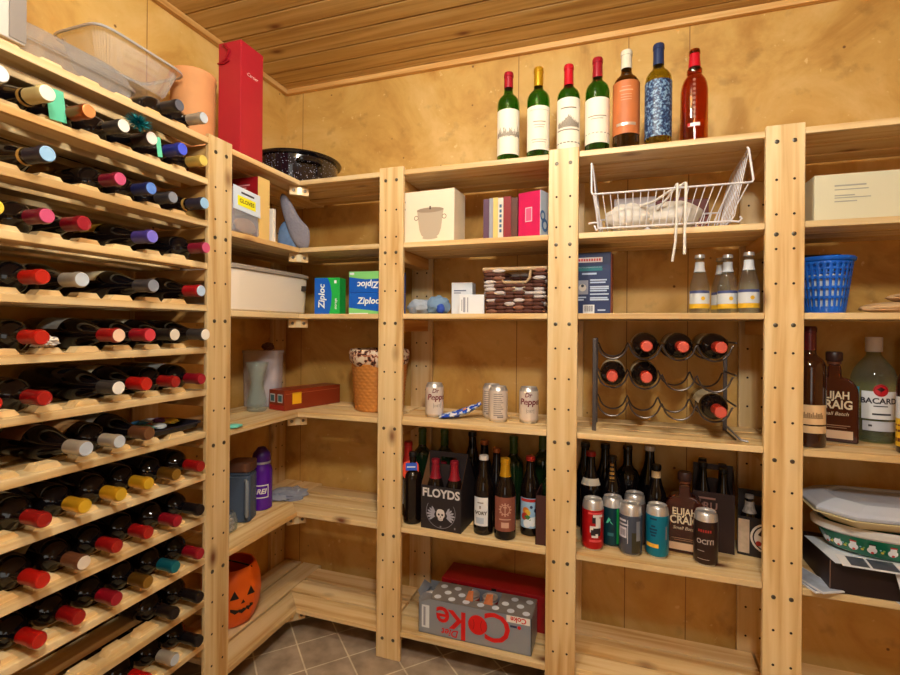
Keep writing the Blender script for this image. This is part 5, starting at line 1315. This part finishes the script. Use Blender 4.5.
MB().tube([(cols4[-1]+.030, yr0-.004, rowz[0]-.050), (cols4[-1]+.050, yr0-.010, .022), (cols4[-1]+.066, yr0-.016, .006), (cols4[-1]+.084, yr0-.020, .004)], .0030, 7).build('curved_foot', IRON, t)
OR = mat('capsule_orange_red', (168, 44, 28), .35); ORE = mat('capsule_end_coral', (206, 84, 66), .35)
rackb = [(1, 2, 'second slot from the left, top row'), (2, 2, 'third slot from the left, top row'), (3, 2, 'rightmost slot, top row'), (0, 1, 'leftmost slot, middle row'), (1, 1, 'second slot, middle row'), (3, 0, 'rightmost slot, bottom row')]
for ci, ri, where in rackb:
    b = thing('wine_bottle', 'red-capped bottle in metal rack, ' + where, 'wine bottle', (cols4[ci], yr0+.205, z+rowz[ri]+.0010), 0, 'wine bottles in the metal rack', rot=(R(90), 0, 0))
    H, Rr = .298, .0385
    child('glass', glass_mesh(BORD, H, Rr, 'dark'), b); capsule(b, BORD, H, Rr, .80, OR, ORE)
    blabel(b, Rr, .06, .178, R(180-80), R(180+80), LBL[1])

# ------------------------------------------------------------------ third bay, fifth shelf
z = Z5+.0006
G6 = 'dark bottles in the rear row of the fifth shelf'
LBG = mat('label_pearl', (206, 196, 180), .5)
bot('dark bottle in the rear corner beside the second post', -.098, 1.800, BEER, .295, .034, 'black', G6, capz=.95, capm=CAPK)
t = bot('dark bottle with pale square neck label behind the red can', -.075, 1.715, BEER, .285, .0335, 'black', G6, capz=.95, capm=CAPR)
mb = MB(); sl = slice_prof(prof_scale(BEER, .285, .0335), .176, .200, .001); a = acam(-.075, 1.715)
mb.patch(sl[0][0]+.001, a-1.2, a+1.2, .178, .200, 0, r1=sl[-1][0]+.001); mb.patch(.0172, a-1.3, a+1.3, .214, .2165, 0); mb.build('neck_label', LBG, t)
bot('dark bottle with grey cap, second in the rear row', -.030, 1.805, BEER, .295, .034, 'black', G6, capz=.95, capm=CAPK)
t = bot('dark bottle with gold neck drawing behind the dark teal can', -.007, 1.732, BEER, .272, .034, 'black', G6, capz=.95, capm=CAPK)
a = acam(-.007, 1.73); mb = MB()
for k in range(6): mb.patch(.0172+.0028*(5-k)**1.1*.55, a-.35, a+.35, .172+k*.014, .180+k*.014, 0, n=4)
mb.build('neck_drawing', mat('print_old_gold', (176, 128, 60), .4, .3), t)
bot('tallest plain dark bottle in the middle of the rear row', .044, 1.788, BORD, .300, .038, 'black', G6, 'wine bottle', name='wine_bottle')
bot('dark bottle with pale crown cap right of the tallest bottle', .116, 1.814, BEER, .298, .036, 'black', G6, capz=.95, capm=CAPW)
t = bot('dark bottle with cream paper-topped neck behind the blue can', .131, 1.730, BEER, .256, .033, 'black', G6, capz=.955, capm=CAPK)
a = acam(.131, 1.73); mb = MB(); mb.patch(.0150, a-1.3, a+1.3, .212, .238, 0, r1=.0146); mb.patch(.0155, a-.5, a+.5, .196, .212, 0, r1=.0148); mb.build('neck_paper', mat('neck_cream', (214, 184, 140), .6), t)
CG = 'tall craft beer cans at the front of the fifth shelf'
c1 = can('red craft beer can with white and dark artwork by the second post', (-.064, 1.625, z), .158, .0335, mat('can_red', (186, 20, 26), .3, .3), CG, .030)
a = acam(-.064, 1.625); mb = MB()
for k, (da, zz, w_, h_, mi) in enumerate([(.25, .100, .010, .022, 1), (.45, .090, .006, .036, 0), (.62, .085, .005, .04, 0), (.10, .070, .012, .020, 0), (.40, .062, .012, .024, 1), (.2, .050, .010, .012, 0), (.05, .060, .007, .018, 1), (.5, .112, .016, .008, 0), (.3, .034, .020, .007, 2), (0.3, .120, .024, .006, 2)]):
    cring(mb, .0338+.0002*k, a+da, zz, 0, 1, 16, mi) if False else mb.patch(.0338+.00015*k, a+da-w_/.034, a+da+w_/.034, zz-h_/2, zz+h_/2, mi, n=6)
mb.build('can_artwork', [mat('art_white', (224, 216, 214), .4), mat('art_black', (40, 30, 36), .4), mat('art_pink', (226, 80, 84), .4)], c1)
c2 = can('dark teal craft beer can with mint arrow, second from the post', (-.004, 1.668, z), .158, .0335, mat('can_dark_teal', (10, 62, 74), .3, .35), CG, .030)
a = acam(-.004, 1.668); mb = MB()
def cpoly(mb, pts, r_, a, m): mb.add([(r_*math.sin(a+x_/r_), -r_*math.cos(a+x_/r_), zz) for x_, zz in pts], [tuple(range(len(pts)))], m)
cpoly(mb, [(-.022,.078),(-.014,.080),(-.012,.098)], .0339, a, 0); cpoly(mb, [(-.012,.098),(-.006,.092),(-.014,.080)], .0339, a, 0); cpoly(mb, [(-.012,.098),(.002,.076),(-.006,.082)], .0339, a, 0)
mb.build('arrow_mark', mat('mint_mark', (90, 210, 170), .4), c2)
mb = MB(); mb.patch(.0339, a+.38, a+.60, .016, .128, 0, n=3); mb.build('green_stripe', mat('stripe_green', (20, 140, 66), .4), c2)
mb = MB(); mb.patch(.0339, a-.45, a+.1, .040, .050, 0, n=6); mb.build('small_print', mat('print_teal_mid', (40, 110, 120), .4), c2)
c3 = can('silver-topped slate grey craft beer can with pale label, third can', (.050, 1.627, z), .158, .0345, mat('can_slate', (84, 92, 112), .28, .45), CG, .034)
a = acam(.05, 1.627); mb = MB(); mb.patch(.0349, a-1.2, a-.35, .056, .088, 0, n=8); mb.patch(.0349, a-1.2, a-.4, .106, .112, 0, n=8); mb.patch(.0349, a-1.2, a-.2, .094, .099, 0, n=8)
for k in range(4): mb.patch(.0352, a-.95+k*.14, a-.87+k*.14, .062, .082, 1, n=1)
mb.patch(.0349, a-.28, a-.22, .040, .112, 0, n=1); mb.build('label_block', [mat('label_mist', (206, 206, 220), .4), mat('label_slate', (90, 90, 110), .4)], c3)
mb = MB(); mb.patch(.0349, a+.1, a+.95, .012, .075, 0, n=8); mb.patch(.0351, a+.5, a+.9, .05, .11, 1, n=4); mb.build('dark_artwork', [mat('art_moss', (70, 66, 50), .4, .3), mat('art_steel', (150, 160, 180), .3, .5)], c3)
can('bronze-topped can standing behind the slate grey can', (.064, 1.702, z), .166, .0335, mat('can_bronze', (150, 120, 110), .3, .6), CG, .030)
c4 = can('bright blue craft beer can with orange band', (.128, 1.638, z), .158, .0335, mat('can_blue', (16, 128, 160), .3, .35), CG, .028)
a = acam(.128, 1.638); mb = MB(); mb.patch(.0339, a-1.1, a+.12, .034, .046, 0, n=8); mb.build('orange_band', mat('band_amber', (236, 176, 60), .4), c4)
mb = MB()
for k, (z0_, w_) in enumerate([(.118, .30), (.096, .18), (.086, .34), (.077, .30), (.068, .20)]): mb.patch(.0339, a-.35-w_, a-.35+w_, z0_, z0_+.0055, 0, n=6)
mb.patch(.0339, a+.75, a+.95, .06, .10, 1, n=3); mb.build('can_print', [mat('print_deep_blue', (8, 62, 92), .4), mat('print_slate', (128, 124, 134), .5)], c4)
c5 = can('dark brown craft beer can with red line, rightmost can in front', (.262, 1.632, z), .158, .0335, mat('can_umber', (58, 40, 36), .3, .45), CG, .026)
a = acam(.262, 1.632); mb = MB(); mb.ctext('OCITI', .019, .0339, a-.05, .074, 0, bold=.0005); mb.patch(.0339, a-.7, a+.3, .022, .0235, 0); mb.patch(.0339, a-.7, a-.1, .046, .0475, 0); mb.build('lettering', mat('print_smoke', (190, 170, 160), .4), c5)
mb = MB()
for k in range(6): mb.patch(.0339, a-.62+k*.19, a-.50+k*.19, .102, .110, 0, n=1)
mb.build('red_marks', mat('print_dull_red', (170, 50, 44), .4), c5)
# flask whiskey bottle builder
def flask(label, x, y, zb_, rz, w, d_, h, small):
    t = thing('whiskey_bottle', label, 'whiskey bottle', (x, y, zb_), rz, 'flask shaped whiskey bottles')
    hw = w/2; bh = h*.72
    out = [(-hw*.97, 0), (hw*.97, 0), (hw, .006), (hw, bh*.74)] + [(hw*math.cos(R(q)) if False else hw*(1-.0)+0-(hw-.017)*(1-math.cos(R(q))), bh*.74+bh*.26*math.sin(R(q))) for q in range(10, 91, 10)]
    pts = [(.017, h*.74), (.0155, h*.86)]
    right = [p for p in out if p[0] > 0]+pts
    outline = right + [(-x_, zz) for x_, zz in right[::-1]]
    mb = MB(); mb.prism([(x_, zz) for x_, zz in outline], -d_/2, d_/2, 0, Matrix.Rotation(R(90), 4, 'X'))
    o = mb.build('glass', mat('whiskey_glass', (62, 22, 14), .08, coat=.6), t); bv = o.modifiers.new('bevel', 'BEVEL'); bv.width = .012; bv.segments = 4; bv.limit_method = 'ANGLE'; bv.angle_limit = R(60)
    MB().lathe([(.0160, h*.86), (.0172, h*.862), (.0172, h*.885), (.0150, h*.89), (0, h*.89)], 24).build('neck_collar', mat('collar_copper', (120, 70, 50), .35, .4), t)
    MB().lathe([(0, h*.8905), (.018, h*.8905), (.0205, h*.905), (.0205, h*.985), (.018, h), (0, h)], 28).build('stopper', mat('stopper_dark', (58, 32, 28), .4), t)
    M_ = TR(0, -d_/2-.0008, 0); CR_ = mat('print_cream', (222, 202, 170), .5)
    mb = MB(); k = w/.11
    mb.text('ELIJAH', .030*k, 0, M_@TR(0, 0, bh*.72), bold=.0007, sx=.80); mb.text('CRAIG', .034*k, 0, M_@TR(0, 0, bh*.575), bold=.0009, sx=.82); mb.text('Small Batch', .014*k, 0, M_@TR(0, 0, bh*.44), shear=.25)
    mb.build('lettering', CR_, t)
    mb = MB(); mb.rect(-.036*k, .036*k, bh*.255, bh*.268, 0, M_); mb.rect(-.028*k, .028*k, bh*.225, bh*.235, 0, M_); mb.build('fine_print', mat('print_bronze', (150, 112, 84), .5), t)
    mb = MB(); mb.rect(-.042*k, .042*k, bh*.06, bh*.185, 0, M_); mb.build('strip_label', mat('label_strip', (214, 180, 148), .5), t)
    return t
flask('flat dark whiskey bottle with cream lettering behind the dark brown can', .212, 1.700, z, R(-7), .112, .052, .250, False)
t = carrier('dark brown peaked bottle carrier behind the whiskey bottle', .305, 1.782, R(-7), .118, .112, .185, .262, mat('carrier_brown', (44, 24, 22), .5, var=.08))
M_ = TR(0, -.0566, 0)
mb = MB(); mb.text('CRU', .032, 0, M_@TR(-.020, 0, .140), bold=.0006); mb.rect(-.044, .006, .162, .168, 0, M_); mb.rect(-.020, .004, .112, .118, 0, M_); mb.build('lettering', mat('print_rose_grey', (150, 112, 104), .5), t)
Mc = TR(.305, 1.782, z, R(-7))
for k, (dx, dy, lab) in enumerate([(-.029, -.0275, 'front left dark bottle in the brown carrier'), (.029, -.0275, 'front right dark bottle in the brown carrier'), (-.029, .0275, 'rear left dark bottle in the brown carrier'), (.029, .0275, 'rear right dark bottle in the brown carrier')]):
    p = Mc @ Vector((dx, dy, .0026)); b = thing('beer_bottle', lab, 'beer bottle', p, 0, 'bottles in the brown carrier')
    H_ = .255 if dx > 0 else .268
    child('glass', glass_mesh(BEER, H_, .0265, 'black'), b); capsule(b, BEER, H_, .0265, .95, CAPK, name='bottle_cap')
CX, CY, CR = .440, 1.778, R(-12)
t = carrier('black bottle carrier with round white emblem beside the third post', CX, CY, CR, .125, .115, .120, .190, mat('carrier_jet', (34, 28, 30), .45, var=.1))
M_ = TR(0, -.0581, 0)
mb = MB(); mb.disc(.018, .062, .046, 0, M_); mb.disc(.018, .062, .040, 1, M_@TR(0, -.0003, 0)); mb.disc(.018, .062, .036, 0, M_@TR(0, -.0006, 0))
mb.build('emblem_disc', [mat('emblem_white', (220, 206, 192), .5), mat('emblem_black', (40, 26, 26), .5)], t)
mb = MB()
for pts in ([(-.008,.070),(.004,.092),(.012,.088),(.004,.066)], [(.010,.094),(.030,.094),(.026,.078),(.018,.066)], [(.030,.086),(.044,.072),(.036,.062),(.028,.070)], [(0,.048),(.016,.056),(.022,.036),(.010,.034)], [(.026,.052),(.042,.054),(.036,.038)]): mb.poly(pts, 0, M_@TR(0, -.0009, 0))
mb.build('emblem_shapes', mat('emblem_black', (40, 26, 26), .5), t)
mb = MB(); mb.disc(-.006, .044, .008, 0, M_@TR(0, -.0010, 0), 12); mb.disc(.042, .052, .005, 0, M_@TR(0, -.0011, 0), 12); mb.build('emblem_red', mat('emblem_red', (170, 40, 34), .5), t)
mb = MB(); mb.rect(-.060, -.030, .008, .112, 0, M_); mb.build('side_panel_print', mat('emblem_tan', (196, 170, 146), .5, var=.3, scale=50), t)
Mc = TR(CX, CY, z, CR)
for k, (dx, dy, lab) in enumerate([(-.030, -.028, 'front left stubby bottle in the emblem carrier'), (.030, -.028, 'front right stubby bottle in the emblem carrier'), (-.030, .028, 'rear left stubby bottle in the emblem carrier')]):
    p = Mc @ Vector((dx, dy, .0026)); b = thing('beer_bottle', lab, 'beer bottle', p, 0, 'bottles in the emblem carrier')
    child('glass', glass_mesh(BEER, .178, .0265, 'black'), b); capsule(b, BEER, .178, .0265, .95, mat('crown_grey', (150, 142, 138), .35, .4), name='bottle_cap')
    sl = slice_prof(prof_scale(BEER, .178, .0265), .125, .160, .0008); child('neck_label', MB().lathe(sl, 20).mesh('neck_label', mat('neck_print', (150, 140, 136), .5, var=.8, scale=120)), b)
z = Z6+.0006
t = box_thing('card_tag', 'small cream card lying on the bottom shelf by the third post', 'card', (.372, 1.690, z), R(-28), .040, .060, .0012, mat('card_cream', (224, 200, 160), .6), 0, part='card_sheet')
mb = MB(); mb.add([(-.008, -.012, .0016), (.010, -.012, .0016), (.004, .010, .0016), (-.008, .006, .0016)], [(0,1,2,3)]); mb.build('dark_print', INK, t)

# ------------------------------------------------------------------ fourth bay
z = Z2+.0006
t = box_thing('flat_carton', 'long white carton with small grey print on the right second shelf', 'carton', (.660, 1.628, z), R(0), .300, .12, .122, mat('carton_sage_white', (214, 206, 176), .5))
mb = MB(); M_ = TR(0, -.0606, 0)
for x0_, x1_, zz, h_ in ((-.105, -.035, .088, .004), (-.105, -.030, .078, .0025), (-.105, -.060, .062, .003), (-.105, -.025, .056, .0025), (-.105, -.055, .046, .003)): mb.rect(x0_, x1_, zz, zz+h_, 0, M_)
mb.build('small_print', mat('print_slate_grey', (160, 158, 148), .5), t)
z = Z3+.0006
t = thing('plastic_basket', 'blue slotted plastic basket on the right third shelf', 'basket', (.577, 1.690, z), 0)
BLU = mat('plastic_blue', (16, 96, 206), .35)
def bas_r(zz): return .047+.019*zz/.150
mb = MB(); cols_n = 26; sub = 4; zlev = [0, .018]; bands = []
H_ = .150
rows_ = [(.020, .042), (.050, .070), (.078, .098), (.106, .124), (.129, .140)]
zs_ = [0.0]
for a_, b_ in rows_: zs_ += [a_, b_]
zs_ += [H_]
vs = []; fs = []; seg = cols_n*sub
for zz in zs_:
    for k in range(seg):
        a = 2*PI*k/seg; r_ = bas_r(zz); vs.append((r_*math.cos(a), r_*math.sin(a), zz))
for i in range(len(zs_)-1):
    hole = i % 2 == 1
    for k in range(seg):
        if hole and k % sub in (1, 2): continue
        fs.append((i*seg+k, i*seg+(k+1)%seg, (i+1)*seg+(k+1)%seg, (i+1)*seg+k))
fs.append(tuple(range(seg-1, -1, -1)))
mb.add(vs, fs, 0, True); o = mb.build('basket_body', BLU, t, sharp=80); sm_ = o.modifiers.new('thick', 'SOLIDIFY'); sm_.thickness = .0022
mb = MB(); mb.lathe([(.0655,.150),(.069,.150),(.072,.154),(.072,.159),(.069,.162),(.0655,.160),(.0655,.150)], 48); mb.build('rim', BLU, t)
tag(MB().lathe([(0,0),(.040,0),(.051,.100),(.045,.108),(0,.108)], 20, 0, TR(.577, 1.690, z+.004)).build('white_cloth', mat('cloth_pale', (206, 214, 226), .9, var=.15, scale=30, bump=.4)), 'pale cloth packed inside the blue slotted basket', 'cloth')
box_thing('black_case', 'black flat case standing behind the blue slotted basket', 'case', (.555, 1.810, z), 0, .19, .05, .186, mat('case_black', (34, 24, 24), .5))
t = thing('cloth_bundle', 'folded tan cloth bag lying right of the blue basket', 'cloth', (.790, 1.700, z), 0)
mb = MB(); mb.blob((0, 0, .016), (.125, .075, .019), .12, 3, 6, flat=0, nu=36, nv=20); mb.build('lower_fold', mat('cloth_tan', (196, 158, 116), .9, var=.08, bump=.3), t)
mb = MB(); mb.blob((.02, -.005, .045), (.085, .055, .014), .18, 3, 9, nu=36, nv=20); mb.build('upper_fold', mat('cloth_tan', (196, 158, 116), .9), t)
z = Z4+.0006
t = thing('wine_bottle', 'dark wine bottle with two cream labels beside the third post', 'wine bottle', (.520, 1.628, z), 0)
child('glass', glass_mesh(BORD, .335, .0395, 'brown', 36), t)
a = acam(.52, 1.628)
blabel(t, .0395, .064, .118, a-1.25, a+1.25, mat('label_parchment', (224, 186, 138), .6)); blabel(t, .0395, .040, .060, a-1.25, a+1.25, mat('label_parchment', (224, 186, 138), .6), 'lower_label')
mb = MB()
for k in range(18): mb.patch(.0407, a-.9+k*.1, a-.82+k*.1, .084, .090+.008*abs(math.sin(k*1.3)), 0, n=1)
mb.patch(.0407, a-.9, a+.9, .081, .0835, 0); mb.build('label_sketch', mat('sketch_tan', (150, 116, 80), .6), t)
capsule(t, BORD, .335, .0395, .80, mat('foil_deep_red', (74, 14, 18), .3))
flask('flat dark whiskey bottle with cream lettering left of the clear rum bottle', .612, 1.722, z, R(-18), .112, .052, .262, True)
t = thing('rum_bottle', 'large clear rum bottle with white cap and label', 'rum bottle', (.726, 1.768, z), 0)
RUM = [(0,.006),(.044,0),(.050,.004),(.052,.02),(.054,.175),(.053,.190),(.046,.212),(.030,.236),(.0185,.252),(.0165,.262),(.0165,.272),(0,.272)]
MB().lathe(RUM, 40).build('glass', clear('rum_glass', (222, 238, 232), .04, .03, .04), t)
MB().lathe([(0,.008),(.044,.006),(.0495,.02),(.0505,.095),(0,.095)], 36).build('rum', clear('rum_liquid', (232, 228, 170), .08, .1, .0), t)
MB().lathe([(.0180,.262),(.0205,.264),(.0205,.304),(.0190,.306),(0,.306)], 28).build('screw_cap', mat('cap_white', (222, 214, 216), .35), t)
a = acam(.726, 1.768)
blabel(t, .0545, .070, .150, a-.50, a+1.1, LW); blabel(t, .0545, .036, .064, a-.45, a+1.1, mat('label_silver_band', (196, 196, 206), .4), 'lower_label')
blabel(t, .0535, .125, .160, a-1.5, a-.62, mat('label_aqua', (60, 170, 200), .4), 'back_label')
mb = MB(); cring(mb, .0558, a+.30, .153, 0, .0175, 24, 0); cring(mb, .0560, a+.30, .153, .0145, .0155, 24, 1)
for pts in ([(-.010,.004),(-.002,.008),(-.001,-.004)], [(.010,.004),(.001,-.004),(.002,.008)], [(-.003,.010),(.003,.010),(0,-.008)]): mb.add([(.0562*math.sin(a+.30+x_/.056), -.0562*math.cos(a+.30+x_/.056), .153+zz) for x_, zz in pts], [(0,1,2)], 1)
mb.build('round_emblem', [mat('emblem_crimson', (196, 24, 34), .4), mat('emblem_dark', (60, 20, 24), .4)], t)
mb = MB(); mb.ctext('BACARDI', .0225, .0556, a+.30, .122, 0, bold=.0007); mb.patch(.0556, a+.0, a+.6, .106, .109, 0); mb.patch(.0556, a-.05, a+.75, .082, .087, 0); mb.patch(.0556, a-.2, a-.05, .048, .054, 0); mb.build('lettering', mat('print_ink', (44, 40, 52), .5), t)
t = thing('liquor_bottle', 'bottle with yellow and white label at the right picture edge', 'liquor bottle', (.752, 1.613, z), 0)
child('glass', glass_mesh(BORD, .29, .0375, 'brown', 36), t); a = acam(.75, 1.61)
blabel(t, .0375, .018, .092, a-1.4, a+1.4, mat('label_amber', (232, 186, 40), .5)); blabel(t, .0375, .092, .150, a-1.4, a+1.4, LW, 'upper_label')
label_marks(t, .0375, a, [(.030, 1.3, .010), (.056, 1.3, .006), (.072, 1.3, .004)], mat('print_wine_brown', (110, 40, 24), .5))
box_thing('green_box', 'dark green box behind the rum bottle at the picture edge', 'box', (.868, 1.770, z), 0, .10, .09, .305, mat('box_dark_green', (14, 44, 44), .5))
# fifth shelf of the fourth bay
z = Z5+.0006
t = thing('black_carton', 'black flat carton under the green dish on the right lower shelf', 'carton', (.735, 1.665, z), R(0))
mb = MB(); mb.box(-.185, .17, -.100, .100, 0, .086); mb.build('carton_body', mat('carton_black', (34, 20, 22), .5, var=.08), t, .002)
mb = MB(); mb.rect(-.1852, -.1838, 0.001, .085, 0, TR(0, -.1005, 0)); mb.build('worn_corner', mat('worn_edge', (140, 110, 96), .7), t)
tag(MB().add([(.555, 1.545, z+.0868), (.95, 1.545, z+.0868), (.95, 1.74, z+.0868), (.54, 1.72, z+.0868), (.555, 1.545, z+.0880), (.95, 1.545, z+.0880), (.95, 1.74, z+.0880), (.54, 1.72, z+.0880)],
    [(0,3,2,1),(4,5,6,7),(0,1,5,4),(1,2,6,5),(2,3,7,6),(3,0,4,7)]).build('paper_sheet', mat('paper_cool', (214, 218, 228), .6)), 'white paper sheet on the black carton under the green dish', 'paper')
t = thing('printed_page', 'printed page with dark photos hanging over the front of the black carton', 'paper', (.640, 1.560, z+.0886), R(-6), rot=(R(4), 0, R(-4)))
MB().box(-.07, .22, -.030, .032, 0, .0010).build('page_sheet', mat('paper_white2', (224, 222, 226), .5), t)
mb = MB()
for x0_, x1_ in ((-.050, -.010), (-.004, .052)): mb.add([(x0_, -.022, .0014), (x1_, -.022, .0014), (x1_, .028, .0014), (x0_, .028, .0014)], [(0,1,2,3)])
mb.build('printed_photos', mat('photo_dark', (66, 70, 84), .4, var=.4, scale=60), t)
t = thing('paper_sheet', 'white paper sheet sloping over the front of the black carton', 'paper', (.745, 1.540, z+.0600), 0, rot=(R(58), 0, R(3)))
MB().box(-.06, .14, -.030, .026, 0, .0010).build('sheet', mat('paper_white2', (224, 222, 226), .5), t)
for i, (x_, y_, rz_, dz, lab) in enumerate([(.512, 1.630, 20, 0, 'lowest magazine leaning beside the black carton by the post'), (.518, 1.624, 26, .004, 'topmost magazine leaning beside the black carton by the post')]):
    t = thing('magazine', lab, 'magazine', (x_, y_, z+.001+dz), R(rz_), 'magazines beside the black carton', rot=(0, R(0), R(rz_)))
    MB().box(-.034, .030, -.085, .080, 0, .0032).build('pages', mat('paper_white2', (224, 222, 226), .5), t)
    mb = MB(); mb.add([(-.030, -.080, .0036), (.026, -.080, .0036), (.026, .07, .0036), (-.030, .07, .0036)], [(0,1,2,3)]); mb.build('cover_print', mat('cover_blue_%d' % i, [(120, 130, 160), (170, 180, 200)][i], .35, var=.5, scale=40), t)
tag(MB().add([(.690, 1.600, z+.0002), (.84, 1.600, z+.0002), (.838, 1.5545, z+.0006), (.694, 1.5545, z+.0006), (.835, 1.547, z-.034), (.705, 1.549, z-.010)], [(0,3,2,1),(3,5,4,2)]).build('paper_scrap', mat('paper_white2', (224, 222, 226), .5)), 'white paper scrap drooping over the shelf edge under the black carton', 'paper')
t = thing('casserole_dish', 'green oval casserole dish with snowman pattern and white rim', 'dish', (.725, 1.672, z+.0900), 0)
def oval(mb, prof, sx, sy, m=0, seg=64): mb.lathe(prof, seg, m, ID, sx, sy)
mb = MB(); oval(mb, [(0,0),(.105,0),(.118,.008),(.136,.050),(.138,.054),(.132,.056),(.112,.012),(0,.008)], 1.25, .72); mb.build('dish_body', mat('dish_green', (10, 106, 74), .2, coat=.4), t)
mb = MB(); oval(mb, [(.1385,.0545),(.146,.060),(.147,.074),(.140,.080),(.132,.078),(.131,.060)], 1.25, .72); mb.build('white_rim', mat('dish_white', (226, 224, 222), .25), t)
mb = MB(); rnd = random.Random(2)
for k in range(10):
    th = R(-165+k*16); rr_ = .118+.018*((.026-.008)/.042)+.0012
    x_, y_ = rr_*1.25*math.cos(th), rr_*.72*math.sin(th); nx, ny = math.cos(th)/1.25, math.sin(th)/.72; rz_ = math.atan2(ny, nx)+PI/2
    M_ = TR(x_, y_, .028, rz_, R(18))
    mb.disc(0, -.003, .0105, 0, M_, 14); mb.disc(0, .0085, .0070, 0, M_@TR(0, -.0002, 0), 12)
    mb.rect(-.007, .007, .0125, .0165, 1 if k % 2 else 2, M_@TR(0, -.0006, 0)); mb.disc(.001, -.010, .0035, 2, M_@TR(0, -.0006, 0), 8)
    th2 = th+R(8); x_, y_ = rr_*1.25*math.cos(th2), rr_*.72*math.sin(th2); nx, ny = math.cos(th2)/1.25, math.sin(th2)/.72
    M_ = TR(x_, y_, .026, math.atan2(ny, nx)+PI/2, R(18)); mb.disc(0, -.003, .0035, 3, M_, 8); mb.disc(.003, .003, .0028, 4, M_@TR(0, -.0003, 0), 8); mb.disc(-.004, .004, .0022, 5, M_@TR(0, -.0003, 0), 8)
mb.build('snowman_pattern', [mat('scene_snow', (232, 236, 242), .5), mat('pattern_black', (34, 26, 30), .5), mat('pattern_red', (196, 50, 50), .5), mat('pattern_yellow', (216, 196, 80), .5), mat('pattern_leaf', (120, 180, 90), .5), mat('pattern_ice', (140, 200, 220), .5)], t)
t = thing('serving_tray', 'pale yellow eight-sided plastic tray stacked on the green dish', 'tray', (.725, 1.672, z+.1708), 0, rot=(0, R(0), 0))
def octo(w, d_, c_): return [(-w+c_, -d_), (w-c_, -d_), (w, -d_+c_), (w, d_-c_), (w-c_, d_), (-w+c_, d_), (-w, d_-c_), (-w, -d_+c_)]
mb = MB(); vs = []; fs = []
for (w, d_, c_, zz) in ((.150, .085, .050, 0), (.186, .118, .062, .026), (.200, .130, .066, .030), (.200, .130, .066, .033), (.184, .116, .060, .031), (.150, .086, .050, .004)): vs += [(x_, y_, zz) for x_, y_ in octo(w, d_, c_)]
for i in range(5):
    for k in range(8): fs.append((i*8+k, i*8+(k+1)%8, (i+1)*8+(k+1)%8, (i+1)*8+k))
fs.append(tuple(range(7, -1, -1))); fs.append(tuple(range(40, 48)))
mb.add(vs, fs); mb.build('tray_body', mat('tray_ivory', (226, 208, 160), .3), t, .002)
t = thing('serving_tray', 'pale blue eight-sided plastic tray on top of the dish stack', 'tray', (.735, 1.680, z+.2050), R(2))
mb = MB(); vs = []; fs = []
for (w, d_, c_, zz) in ((.206, .134, .066, 0), (.208, .136, .066, .010), (.196, .126, .062, .016), (.150, .09, .05, .030), (.142, .083, .048, .030), (.138, .080, .046, .024)): vs += [(x_, y_, zz) for x_, y_ in octo(w, d_, c_)]
for i in range(5):
    for k in range(8): fs.append((i*8+k, i*8+(k+1)%8, (i+1)*8+(k+1)%8, (i+1)*8+k))
fs.append(tuple(range(7, -1, -1))); fs.append(tuple(range(40, 48)))
mb.add(vs, fs); mb.build('tray_body', mat('tray_blue_grey', (184, 190, 206), .25), t, .002)
